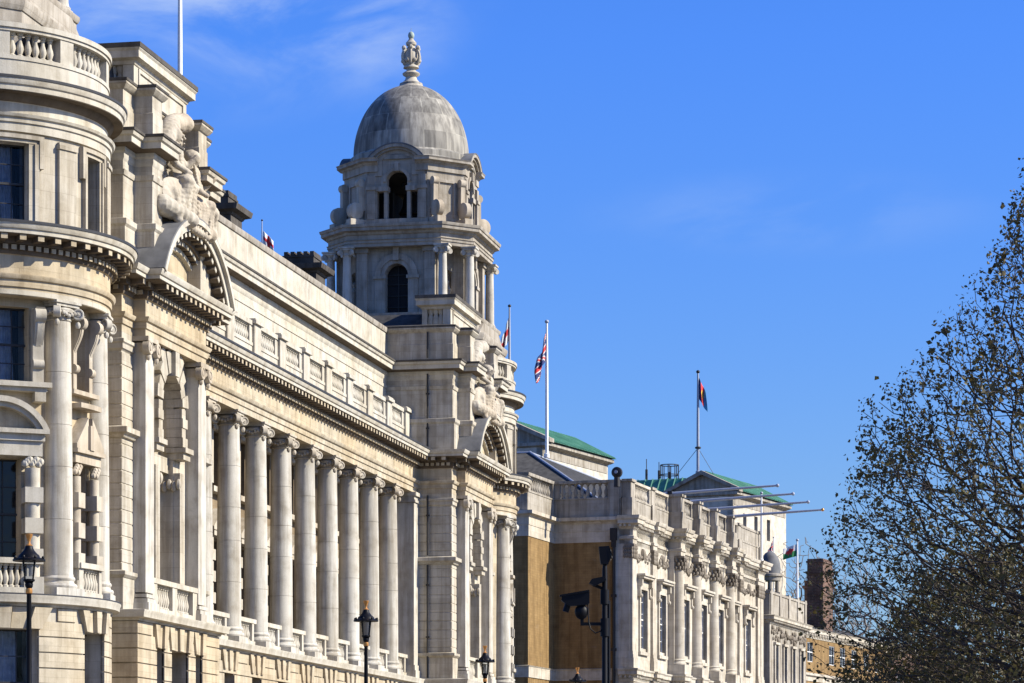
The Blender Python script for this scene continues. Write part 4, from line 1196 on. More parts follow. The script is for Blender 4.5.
# ---------------------------------------------------------------- domed tower (built about its own axis, twice)
def octa(r, a): return [(a, -r), (r, -a), (r, a), (a, r), (-a, r), (-r, a), (-r, -a), (-a, -r)]
def tower(cx, cy):
    loc = (cx, cy, 0)
    w = MB()
    w.prism(octa(5.3, 3.6), 29.0, 31.4)
    w.sweep(octa(5.3, 3.6), [(-0.3, 31.0), (0.05, 31.05), (0.16, 31.3), (0.16, 31.45), (-0.4, 31.55)], closed=True)
    w.prism(octa(4.95, 3.3), 31.4, 32.5)
    w.sweep(octa(4.95, 3.3), [(-0.2, 32.35), (0.06, 32.38), (0.12, 32.5), (0.12, 32.62), (-0.4, 32.68)], closed=True)
    t = w.build('tower', M['tower'], ROOT, loc)
    def part(mb, name, mat, l=(0, 0, 0)): return mb.build(name, M[mat], t, (loc[0] + l[0], loc[1] + l[1], loc[2] + l[2]))
    # main stage
    w = MB(); z0, z1 = 32.6, 36.9
    for k in range(4):
        F = Fr(3.95 * S(PI / 2 * k), -3.95 * Cc(PI / 2 * k), 90 * k)
        w.archwall(F, -2.6, 2.6, z0, z1, 0, 0.72, 35.1, -0.8, 0, 14)
        w.archband(F, 0, 35.1, 1.0, 1.35, -0.05, 0.14, 0, 180, 18); w.archband(F, 0, 35.1, 0.74, 1.0, -0.05, 0.07, 0, 180, 18)
        for s_ in (-1, 1):
            w.lb(F, s_ * 1.05 - 0.31, s_ * 1.05 + 0.31, -0.05, 0.08, z0, 34.9); w.lb(F, s_ * 1.05 - 0.4, s_ * 1.05 + 0.4, -0.05, 0.17, 34.9, 35.1)
            w.lb(F, s_ * 2.15 - 0.33, s_ * 2.15 + 0.33, -0.05, 0.26, z0 + 0.3, 36.5); w.lb(F, s_ * 2.15 - 0.42, s_ * 2.15 + 0.42, -0.05, 0.34, z0, z0 + 0.3); w.lb(F, s_ * 2.15 - 0.42, s_ * 2.15 + 0.42, -0.05, 0.36, 36.5, 36.78)
        w.lb(F, -0.18, 0.18, -0.05, 0.26, 36.0, 36.85)
        G = Fr(4.25 * S(R(90 * k + 45)), -4.25 * Cc(R(90 * k + 45)), 90 * k + 45)
        w.archwall(G, -1.35, 1.35, z0, z1, 0, 0.55, 35.0, -0.45, -0.1, 12); w.lb(G, -1.4, 1.4, -0.7, -0.45, z0, z1)
        for s_ in (-1, 1): w.lb(G, s_ * 1.0 - 0.2, s_ * 1.0 + 0.2, -0.15, 0.05, z0, 36.7)
        w.lathe([(0.3, z0 + 0.2), (0.36, z0 + 0.7), (0.22, z0 + 1.3), (0.3, z0 + 1.7), (0.12, z0 + 2.0), (0.17, z0 + 2.2), (0.02, z0 + 2.4)], G.p(0, -0.12, 0)[:2], 10)
    part(w, 'main_stage', 'tower')
    for k in range(4):
        w = MB(); F = Fr(3.3 * S(PI / 2 * k), -3.3 * Cc(PI / 2 * k), 90 * k); w.lb(F, -0.72, 0.72, -0.05, 0, z0, 35.82)
        part(w, 'pane', 'dark')
    for k in range(4):
        w = MB(); F = Fr(3.34 * S(PI / 2 * k), -3.34 * Cc(PI / 2 * k), 90 * k)
        for z in (33.2, 33.9, 34.6, 35.2): w.lb(F, -0.72, 0.72, 0, 0.04, z, z + 0.05)
        w.lb(F, -0.03, 0.03, 0.005, 0.045, z0, 35.8)
        part(w, 'window_bars', 'bar')
    shaft = MB(); shaft.box(-0.36, 0.36, -0.36, 0.36, 0, 0.22)
    shaft.lathe([(0.36, 0.22), (0.38, 0.28), (0.32, 0.34), (0.3, 0.42), (0.285, 0.5), (0.28, 1.8), (0.245, 3.6), (0.29, 3.66), (0.27, 3.8), (0.38, 3.95)], (0, 0), 20)
    shaft.box(-0.42, 0.42, -0.42, 0.42, 3.95, 4.06); shaft.box(-0.48, 0.48, -0.48, 0.48, 4.06, 4.16)
    for sx in (-1, 1):
        for sy in (-1, 1): shaft.disc((sx * 0.36, sy * 0.36, 3.8), (sx, -sy, 0), 0.17, 0.16, 12)
    first = None
    for x, y in octa(4.42, 3.02):
        l = (loc[0] + x, loc[1] + y, 32.65)
        if first is None: first = shaft.build('column', M['column'], t, l)
        else: dup(first, t, l, False)
    # balustrade panels at the foot of the diagonal faces
    for k in range(4):
        w = MB(); G = Fr(5.15 * S(R(90 * k + 45)), -5.15 * Cc(R(90 * k + 45)), 90 * k + 45)
        w.lb(G, -1.25, 1.25, -0.3, 0.1, 31.35, 31.6); w.lb(G, -1.3, 1.3, -0.34, 0.14, 32.45, 32.64)
        balusters(w, [G.p(-1.0 + 0.4 * i, -0.1, 0)[:2] for i in range(6)], 31.6, 0.86, 0.16)
        part(w, 'balustrade', 'smooth')
    EN = [(-0.5, 36.8), (0, 36.8), (0, 37.0), (0.06, 37.02), (0.06, 37.16), (0.12, 37.2), (0.0, 37.24), (0.0, 37.5), (0.1, 37.56), (0.14, 37.68), (0.42, 37.74), (0.42, 37.92), (0.48, 37.95), (0.52, 38.08), (0.52, 38.12), (-0.6, 38.2)]
    w = MB(); w.prism(octa(4.2, 2.7), 36.85, 38.1); w.sweep(octa(4.62, 2.95), EN, closed=True)
    part(w, 'main_cornice', 'tower')
    # lantern stage: an open triple opening in each main face
    w = MB(); z0 = 38.12
    for k in range(4):
        F = Fr(3.8 * S(PI / 2 * k), -3.8 * Cc(PI / 2 * k), 90 * k)
        w.lb(F, -2.0, 2.0, -0.55, 0.12, z0, 38.62)
        for s_ in (-1, 1):
            a, b = (0.62, 0.84); w.lb(F, min(s_ * a, s_ * b), max(s_ * a, s_ * b), -0.42, -0.02, 38.62, 40.35)
            a, b = (1.28, 1.98); w.lb(F, min(s_ * a, s_ * b), max(s_ * a, s_ * b), -0.55, 0.0, 38.62, 41.62)
            a, b = (1.38, 1.86); w.lb(F, min(s_ * a, s_ * b), max(s_ * a, s_ * b), -0.05, 0.16, 38.62, 41.3)
            a, b = (1.26, 1.97); w.lb(F, min(s_ * a, s_ * b), max(s_ * a, s_ * b), -0.52, -0.02, 41.6, 42.5)
            a, b = (0.95, 1.75); w.lb(F, min(s_ * a, s_ * b), max(s_ * a, s_ * b), -0.5, 0.07, 41.3, 42.32)
            a, b = (0.64, 1.30); w.lb(F, min(s_ * a, s_ * b), max(s_ * a, s_ * b), -0.5, -0.01, 40.65, 41.62)
            a, b = (0.56, 1.34); w.lb(F, min(s_ * a, s_ * b), max(s_ * a, s_ * b), -0.52, 0.09, 40.35, 40.65)
            a, b = (1.30, 1.94); w.lb(F, min(s_ * a, s_ * b), max(s_ * a, s_ * b), -0.05, 0.24, 40.42, 40.62)
        w.archwall(F, -1.28, 1.28, 40.66, 42.4, 0, 0.66, 40.92, -0.48, -0.02, 14)
        w.archband(F, 0, 40.92, 0.68, 0.88, -0.1, 0.10, 0, 180, 16); w.lb(F, -0.13, 0.13, -0.1, 0.2, 41.55, 42.1)
        w.archband(F, 0, 41.0, 1.62, 1.98, -0.4, 0.105, 30, 150, 18)
        w.lprism(F, [(-1.9, 41.6), (1.9, 41.6), (1.62, 42.2), (1.1, 42.62), (0.5, 42.8), (-0.5, 42.8), (-1.1, 42.62), (-1.62, 42.2)], -0.5, -0.30)
        G = Fr(4.08 * S(R(90 * k + 45)), -4.08 * Cc(R(90 * k + 45)), 90 * k + 45)
        w.lb(G, -1.36, 1.36, -0.55, 0, z0, 41.62); w.lb(G, -1.3, 1.3, -0.1, 0.1, z0, 38.55)
        w.lb(G, -0.62, -0.5, -0.05, 0.1, 38.8, 40.9); w.lb(G, 0.5, 0.62, -0.05, 0.1, 38.8, 40.9); w.lb(G, -0.62, 0.62, -0.05, 0.12, 40.9, 41.05)
    lan = part(w, 'lantern_stage', 'tower')
    for k in range(4):
        G = Fr(4.08 * S(R(90 * k + 45)), -4.08 * Cc(R(90 * k + 45)), 90 * k + 45)
        for s_ in (-1, 1):
            w = MB(); tx = (G.t[0], G.t[1], 0)
            w.disc(G.p(s_ * 1.0, 0.62, 39.15), tx, 0.5, 0, 20, [(-0.2, 0.46), (-0.17, 0.52), (0.17, 0.52), (0.2, 0.46), (0.2, 0.3), (0.23, 0.24)])
            w.lb(G, s_ * 1.0 - 0.3, s_ * 1.0 + 0.3, -0.1, 1.1, 38.13, 38.62)
            w.lprism(G, [(s_ * 1.0 - 0.17, 39.2), (s_ * 1.0 + 0.17, 39.2), (s_ * 1.0 + 0.15, 41.0), (s_ * 1.0 - 0.15, 41.0)], -0.05, 0.42)
            w.disc(G.p(s_ * 1.0, 0.28, 40.9), tx, 0.26, 0.4, 14)
            part(w, 'scroll_console', 'carved')
    w = MB()
    CN = [(-0.5, 41.55), (0.02, 41.55), (0.02, 41.95), (0.08, 42.0), (0.14, 42.1), (0.36, 42.15), (0.36, 42.27), (0.42, 42.36), (-0.5, 42.45)]
    oc = octa(3.92, 1.98)
    for k in range(4):                       # cornice runs along the diagonals and dies into the arched hoods
        i = (2 * k) % 8
        a, b = oc[i], oc[(i + 1) % 8]
        p0, p1 = oc[i - 1], oc[(i + 2) % 8]
        q0 = (a[0] + (p0[0] - a[0]) * 0.2, a[1] + (p0[1] - a[1]) * 0.2); q1 = (b[0] + (p1[0] - b[0]) * 0.2, b[1] + (p1[1] - b[1]) * 0.2)
        w.sweep([q0, a, b, q1], CN)
        F = Fr(3.8 * S(PI / 2 * k), -3.8 * Cc(PI / 2 * k), 90 * k)
        rr = 1.96; cz = 41.12
        w.archband(F, 0, cz, rr - 0.12, rr + 0.02, -1.2, 0.48, 36, 144, 20) if False else None
        w.archband(F, 0, 41.0, 2.0, 2.2, -1.1, 0.42, 38, 142, 20)
        w.archband(F, 0, 41.0, 1.86, 2.0, -1.1, 0.28, 38, 142, 20)
        w.lprism(F, [(-1.75, 42.35), (1.75, 42.35), (1.3, 42.7), (0.7, 43.0), (-0.7, 43.0), (-1.3, 42.7)], -1.2, -0.28)
    part(w, 'lantern_cornice', 'tower')
    w = MB()
    for k in range(4):
        F = Fr(3.8 * S(PI / 2 * k), -3.8 * Cc(PI / 2 * k), 90 * k); w.archband(F, 0, 41.0, 2.19, 2.27, -1.6, 0.44, 38, 142, 20)
    part(w, 'lead_hoods', 'lead')
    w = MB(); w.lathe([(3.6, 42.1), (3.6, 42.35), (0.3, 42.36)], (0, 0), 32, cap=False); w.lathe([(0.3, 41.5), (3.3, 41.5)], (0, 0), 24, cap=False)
    part(w, 'lantern_ceiling', 'dark')  # ceiling coloured black to give the lantern its inner shade
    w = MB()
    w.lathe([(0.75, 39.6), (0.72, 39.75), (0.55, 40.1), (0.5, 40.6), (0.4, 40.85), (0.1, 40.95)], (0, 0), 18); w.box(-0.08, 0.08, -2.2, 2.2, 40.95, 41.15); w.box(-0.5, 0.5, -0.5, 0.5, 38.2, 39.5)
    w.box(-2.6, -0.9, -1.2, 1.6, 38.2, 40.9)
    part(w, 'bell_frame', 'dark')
    # dome
    w = MB()
    pr = [(3.95, 42.3), (3.95, 42.55), (3.86, 42.62), (3.86, 42.95), (3.74, 43.02), (3.66, 43.1)]
    for i in range(25):
        a = PI / 2 * i / 25; pr.append((3.64 * Cc(a) ** 0.96, 43.1 + 4.62 * S(a)))
    pr += [(0.75, 47.62), (0.72, 47.85), (0.5, 47.95)]
    w.lathe([(r, z - 43.1) for r, z in pr], (0, 0), 64)
    part(w, 'dome', 'dome', (0, 0, 43.1))
    w = MB()
    zf = lambda z: 47.6 + (z - 47.6) * 0.885
    w.lathe([(a_, zf(b_)) for a_, b_ in [(0.85, 47.6), (0.62, 47.9), (0.4, 48.15), (0.33, 48.35), (0.52, 48.5), (0.56, 48.6), (0.46, 48.7), (0.3, 48.78), (0.3, 48.92), (0.5, 49.0), (0.46, 49.12), (0.40, 49.2), (0.46, 49.5), (0.44, 50.0), (0.32, 50.3), (0.22, 50.55), (0.32, 50.65), (0.34, 50.8), (0.26, 50.9), (0.18, 51.0), (0.14, 51.1)]], (0, 0), 16)
    for k in range(6):
        a = R(60 * k + 10); pts = []
        for i in range(9):
            b_ = PI * (i / 8) - PI / 2; rr_ = 0.34 + 0.27 * Cc(b_); pts.append((rr_ * S(a), -rr_ * Cc(a), zf(49.75 + 0.52 * S(b_))))
        w.tube(pts, 0.095, 6); w.ball((0.5 * S(a), -0.5 * Cc(a), zf(50.4)), 0.15, 8, 6); w.ball((0.52 * S(a + 0.5), -0.52 * Cc(a + 0.5), zf(49.5)), 0.13, 8, 6)
    fin = part(w, 'finial', 'carved')
    w = MB(); w.ball((0, 0, zf(51.33)), 0.2, 14, 10, (1, 1, 1.25)); w.tube([(0, 0, zf(51.5)), (0, 0, zf(51.85))], 0.018, 5)
    w.build('finial_ball', M['verdigris'], t, loc)
    # lower skirts towards the street: panelled wall under the columns
    w = MB()
    for k in range(4):
        F = Fr(5.35 * S(PI / 2 * k), -5.35 * Cc(PI / 2 * k), 90 * k)
        w.lprism(F, [(-3.6, 31.4), (3.6, 31.4), (3.3, 31.7), (2.2, 32.3), (-2.2, 32.3), (-3.3, 31.7)], -0.6, -0.2)
    part(w, 'skirt', 'tower')
    return t
tower(-4.1, 184.0); tower(-5.1, 107.2)

# ================================================================ classical hall beyond the side street
BETA = math.degrees(math.atan((1455 - 512) / 3000)) - math.degrees(ALPHA)
B0 = (4.2, 219.4)
HALL = thing('classical_hall', (B0[0], B0[1], 0), 'pale stone hall with tall framed windows and a balustraded parapet carrying four poles', 'building', rz=-BETA)
HX = Fr(0, 0, 90)                          # local: u along the street front, d towards the street
LEN = 44.2
win = [3.7, 9.3, 14.7, 20.5, 26.3, 32.3, 38.5]
ctr = (11.25, 29.9)
w = MB()
w.wall(HX, 0, LEN, 0, 24.0, -1.2, 0.0, [(u - 0.95, u + 0.95, 14.35, 18.75) for u in win] + [(u - 0.95, u + 0.95, 5.0, 9.0) for u in win])
w.wall(HX, ctr[0], ctr[1], 0, 23.3, -0.2, 0.5, [(u - 0.95, u + 0.95, 14.35, 18.75) for u in win[2:5]] + [(u - 0.95, u + 0.95, 5.0, 9.0) for u in win[2:5]])
wl = w.build('front_wall', M['hall'], HALL)
w = MB(); w.box(-17, -1.15, 0.3, LEN, 0, 24.6)
w.build('wall', M['ochre'], HALL)
hp = [(-0.8, 0), (0, 0), (0, ctr[0]), (0.5, ctr[0]), (0.5, ctr[1]), (0, ctr[1]), (0, LEN), (-3, LEN)]
cols_u = [11.95, 17.6, 23.4, 29.2]
pil_u = [0.55, (win[0] + win[1]) / 2, (win[5] + win[6]) / 2, LEN - 0.6, LEN - 1.8]
# entablature breaks forward over every column
bp = [(-0.8, 0.0), (0.25, 0.0)]
ev = sorted([(u, 0.25) for u in pil_u[1:3]] + [(u, 1.05) for u in cols_u])
def baseline(u): return 0.5 if ctr[0] <= u <= ctr[1] else 0.0
bp.append((0.25, 1.1)); bp.append((0.0, 1.1))
done = False
for u, o in ev:
    hw_ = 0.6
    b_ = baseline(u)
    lo, hi = u - hw_, u + hw_
    if u == cols_u[0]: lo = ctr[0] + 0.02
    if u == cols_u[-1]: hi = ctr[1] - 0.02
    if u == cols_u[0]:
        bp += [(0.0, lo), (o, lo), (o, hi), (0.5, hi)]
    elif u == cols_u[-1]:
        bp += [(0.5, lo), (o, lo), (o, hi), (0.0, hi)]
    else: bp += [(b_, lo), (b_ + (o - 0.5 if b_ else o), lo) if False else (o, lo), (o, hi), (b_, hi)]
bp += [(0.0, LEN - 2.4), (0.25, LEN - 2.4), (0.25, LEN), (-3, LEN)]
HEN = [(-0.5, 21.9), (0.0, 21.95), (0.0, 22.25), (0.08, 22.3), (0.08, 22.5), (0.0, 22.55), (0.0, 23.0), (0.1, 23.1), (0.18, 23.3), (0.5, 23.42), (0.5, 23.68), (0.58, 23.74), (0.66, 23.95), (0.66, 24.0), (-1.0, 24.12)]
w = MB(); w.sweep(bp, HEN); w.blocks(bp, 0.1, 0.42, 23.2, 23.38, 0.18, 0.4)
w.build('cornice', M['hall'], HALL)
# swagged frieze between the capitals
q = random.Random(11)
for a, b in zip(sorted(pil_u[:3] + cols_u), sorted(pil_u[:3] + cols_u)[1:] + [LEN - 1.8]):
    d0 = baseline((a + b) / 2); w = MB()
    for i in range(30):
        t = (i + 0.5) / 30; u = a + 0.75 + (b - a - 1.5) * t
        w.ball(HX.p(u, d0 + 0.02, 21.55 - 0.55 * abs(S(2 * PI * t)) + q.uniform(-0.22, 0.22)), q.uniform(0.10, 0.2), 6, 5)
    for t in (0.5,): w.ball(HX.p(a + (b - a) * t, d0 + 0.05, 21.4), 0.38, 8, 6, (0.7, 0.8, 1.2))
    w.build('swag_frieze', M['hall_carved'], HALL)
def corinth(mb, F, u, d, r, z0, z1):
    for k in range(3):
        n_ = 12
        for i in range(n_):
            a = 2 * PI * i / n_ + k * 0.3
            mb.ball(F.p(u + (r + 0.06 + 0.05 * k) * S(a), d + (r + 0.06 + 0.05 * k) * Cc(a), z0 + (z1 - z0) * (0.18 + 0.28 * k)), 0.12, 6, 5, (1, 1, 1.5))
    mb.lb(F, u - r - 0.2, u + r + 0.2, d - r - 0.2, d + r + 0.2, z1 - 0.16, z1)
def hall_column(u):
    c = MB()
    c.lb(HX, -0.75, 0.75, -0.6, 0.75, 12.75, 13.5)
    c.lathe([(0.66, 13.5), (0.68, 13.6), (0.6, 13.7), (0.58, 13.8), (0.62, 13.88), (0.54, 13.98), (0.535, 14.3), (0.53, 16.5), (0.49, 19.0), (0.455, 20.85), (0.52, 20.9)], (0, 0), 28)
    k = MB(); k.lathe([(0.46, 20.85), (0.5, 21.3), (0.62, 21.8)], (0, 0), 16); corinth(k, HX, 0, 0, 0.48, 20.85, 21.92)
    return c, k
c_, k_ = hall_column(0); hc0 = None
for u in cols_u:
    if hc0 is None:
        hc0 = c_.build('column', M['hall'], HALL, (0.62, u, 0)); k_.build('capital', M['hall_carved'], hc0, (0.62, u, 0))
    else: dup(hc0, HALL, (0.62, u, 0))
for u in pil_u:
    w = MB()
    w.lb(HX, u - 0.5, u + 0.5, -0.4, 0.2, 14.0, 20.9); w.lb(HX, u - 0.62, u + 0.62, -0.4, 0.32, 12.75, 13.5); w.lb(HX, u - 0.58, u + 0.58, -0.4, 0.28, 13.5, 13.75); w.lb(HX, u - 0.54, u + 0.54, -0.4, 0.24, 13.75, 14.0)
    o = w.build('pilaster', M['hall'], HALL)
    w = MB(); w.lb(HX, u - 0.5, u + 0.5, -0.4, 0.18, 20.9, 21.92); 
    for i in range(4):
        for j in range(3): w.ball(HX.p(u - 0.4 + 0.27 * i, 0.22, 21.05 + 0.3 * j), 0.16, 6, 5, (1, 1, 1.3))
    for i in range(4):
        for j in range(3): w.ball((-0.4 + 0.18 * i, u - 0.52, 21.05 + 0.3 * j), 0.14, 6, 5, (1, 1, 1.3)) if u < 1 else None
    w.lb(HX, u - 0.6, u + 0.6, -0.4, 0.34, 21.78, 21.94)
    w.build('capital', M['hall_carved'], o)
# string course under the upper order
w = MB(); w.sweep(bp, [(-0.6, 11.7), (0.05, 11.75), (0.1, 11.95), (0.05, 12.0), (0.12, 12.15), (0.42, 12.25), (0.42, 12.5), (0.5, 12.6), (0.5, 12.7), (-1.0, 12.8)]); w.blocks(bp, 0.08, 0.3, 12.02, 12.2, 0.16, 0.34)
w.build('string_course', M['hall'], HALL)
# windows with flat hoods
for i, u in enumerate(win):
    d0 = baseline(u)
    w = MB()
    w.lb(HX, u - 1.25, u - 0.95, d0 - 0.1, d0 + 0.14, 14.0, 18.9); w.lb(HX, u + 0.95, u + 1.25, d0 - 0.1, d0 + 0.14, 14.0, 18.9); w.lb(HX, u - 0.95, u + 0.95, d0 - 0.1, d0 + 0.143, 18.75, 18.95)
    w.lb(HX, u - 1.2, u + 1.2, d0 - 0.1, d0 + 0.13, 18.95, 19.35); w.lb(HX, u - 1.3, u + 1.3, d0 - 0.1, d0 + 0.2, 13.85, 14.1)
    w.lb(HX, u - 1.6, u + 1.6, d0 - 0.1, d0 + 0.55, 19.55, 19.72); w.lb(HX, u - 1.7, u + 1.7, d0 - 0.1, d0 + 0.66, 19.72, 19.88)
    for s_ in (-1, 1):
        w.lb(HX, u + s_ * 1.4 - 0.15, u + s_ * 1.4 + 0.15, d0 - 0.1, d0 + 0.4, 19.0, 19.55); w.lb(HX, u + s_ * 1.4 - 0.12, u + s_ * 1.4 + 0.12, d0 - 0.1, d0 + 0.25, 18.2, 19.0)
        w.ball(HX.p(u + s_ * 1.4, d0 + 0.25, 18.25), 0.16, 8, 6)
    sr = w.build('window_surround', M['hall'], HALL)
    window(HALL, HX, u - 0.95, u + 0.95, 14.35, 18.75, d0 - 0.28, 3, 5, 'white')
    window(HALL, HX, u - 0.95, u + 0.95, 5.0, 9.0, d0 - 0.28, 3, 5, 'white')
# roof-line balustrade along the street front
ped = pil_u[:3] + cols_u + [LEN - 0.8]
ped.sort()
w = MB()
for a, b in zip(ped, ped[1:]):
    d0 = baseline((a + b) / 2) * 1.0
    w.lb(HX, a, b, d0 - 0.45, d0 + 0.05, 24.0, 25.35); w.lb(HX, a, b, d0 - 0.47, d0 + 0.09, 25.25, 25.38)
w.build('parapet_base', M['hall_dirty'], HALL)
for u in ped:
    d0 = baseline(u); o_ = 0.55 if u in cols_u else 0.12
    w = MB(); w.lb(HX, u - 0.62, u + 0.62, d0 - 0.6, d0 + o_ + 0.08, 24.0, 25.36); w.lb(HX, u - 0.52, u + 0.52, d0 - 0.55, d0 + o_ - 0.04, 25.36, 26.55); w.lb(HX, u - 0.62, u + 0.62, d0 - 0.62, d0 + o_ + 0.08, 26.55, 26.74)
    w.build('pedestal', M['hall_dirty'], HALL)
for i, (a, b) in enumerate(zip(ped, ped[1:])):
    d0 = baseline((a + b) / 2)
    w = MB(); w.lb(HX, a + 0.5, b - 0.5, d0 - 0.45, d0 + 0.06, 26.48, 26.68)
    if i < len(ped) - 2:
        n_ = int((b - a - 1.8) / 0.42)
        balusters(w, [(d0 - 0.2, (a + b) / 2 + 0.42 * (k - (n_ - 1) / 2)) for k in range(n_)], 25.38, 1.1, 0.17)
        for s_ in (a + 0.5, b - 0.85): w.lb(HX, s_, s_ + 0.35, d0 - 0.4, d0 + 0.02, 25.38, 26.48)
    else: w.lb(HX, a + 0.5, b - 0.5, d0 - 0.4, d0 + 0.0, 25.38, 26.48)
    w.build('balustrade', M['hall'] if i < 2 else M['hall_dirty'], HALL)
# north annexe: recessed brown flank, projecting block, stone frieze and its own balustrade
w = MB()
AX = -5.9
w.box(-16, AX, -6.4, 0.5, 0, 22.15)
w.box(-3.0, -0.8, 0.22, 2, 0, 22.15) if False else None
w.box(AX - 0.5, -0.75, 0.1, 1.5, 0, 22.15)
w.build('flank_wall', M['ochre'], HALL)
ap2 = [(-16, -6.4), (AX, -6.4), (AX, 0.1), (-0.7, 0.1)]
w = MB(); w.sweep(ap2, [(-0.5, 22.1), (0.06, 22.1), (0.06, 22.9), (0.1, 22.92), (0.1, 23.45), (0.2, 23.6), (0.45, 23.7), (0.45, 23.95), (-0.5, 24.05)]); w.build('frieze_band', M['hall'], HALL)
w = MB(); w.sweep(ap2, [(-0.2, 11.85), (0.08, 11.85), (0.08, 12.6), (0.16, 12.7), (-0.2, 12.78)]); w.build('string_course', M['hall'], HALL)
w = MB()
w.sweep(ap2, [(-0.5, 24.0), (-0.02, 24.0), (-0.02, 25.3), (0.03, 25.32), (0.03, 25.42), (-0.5, 25.45)])
w.sweep(ap2, [(-0.55, 26.5), (0.05, 26.5), (0.08, 26.6), (0.08, 26.72), (-0.55, 26.76)])
for (x, y) in ((AX - 0.3, -6.15), (AX - 0.25, 0.1), (-1.1, 0.35)): w.box(x - 0.55, x + 0.27, y - 0.3, y + 0.52, 24.0, 26.6)
w.box(-5.9, -5.45, 0.15, 0.48, 25.38, 26.55); w.box(-1.75, -0.4, 0.13, 0.47, 25.4, 26.55)
balusters(w, [(AX - 0.25, -5.2 + 0.42 * k) for k in range(12)] + [(-5.2 + 0.47 * k, 0.35) for k in range(8)] + [(AX - 1.2 - 0.42 * k, -6.1) for k in range(18)], 25.42, 1.1, 0.17)
w.build('balustrade', M['hall_dirty'], HALL)
w = MB()
w.tube([(-1.2, -0.10, 0), (-1.2, -0.10, 22.0)], 0.13, 8); w.box(-1.45, -0.95, -0.3, 0.1, 22.2, 23.1); w.box(-1.36, -1.04, -0.25, 0.1, 21.7, 22.2)
for z in (4, 9, 14, 18): w.box(-1.4, -1.0, -0.2, 0.1, z, z + 0.2)
w.build('downpipe', M['iron'], HALL)  # pipe form for the dark upright band beside the corner pilaster
# hipped roof behind the parapet
w = MB()
x0, x1, y0, y1, ze, zr = -26, -1.6, 1.2, LEN - 1.2, 24.6, 30.3
a_ = 9.4
w.add([(x1, y0, ze), (x1, y1, ze), (x0, y1, ze), (x0, y0, ze), (x1 - a_, y0 + a_, zr), (x1 - a_, y1 - a_, zr), (x0 + a_ - 2, y1 - a_, zr), (x0 + a_ - 2, y0 + a_, zr)],
      [(0, 1, 5, 4), (1, 2, 6, 5), (2, 3, 7, 6), (3, 0, 4, 7), (4, 5, 6, 7), (3, 2, 1, 0)])
rf = w.build('roof', M['slate'], HALL)
w = MB(); w.tube([(x1, y0, ze + 0.04), (x1 - a_, y0 + a_, zr + 0.04)], 0.10, 8); w.tube([(x1 - a_, y0 + a_, zr), (x1 - a_, y1 - a_, zr)], 0.09, 8)
w.tube([(x1 - a_, y0 + a_, zr), (x0 + a_ - 2, y0 + a_, zr)], 0.09, 8)
w.build('lead_ridge', M['pole'], rf)
w = MB()
for k in range(3): w.box(x1 - a_ - 3.2 - k * 1.4, x1 - a_ - 2.2 - k * 1.4, y0 + a_ + 0.4, y0 + a_ + 1.6, zr - 0.1, zr + 0.45 + 0.2 * (k % 2))
w.build('rooflight', M['white'], rf)

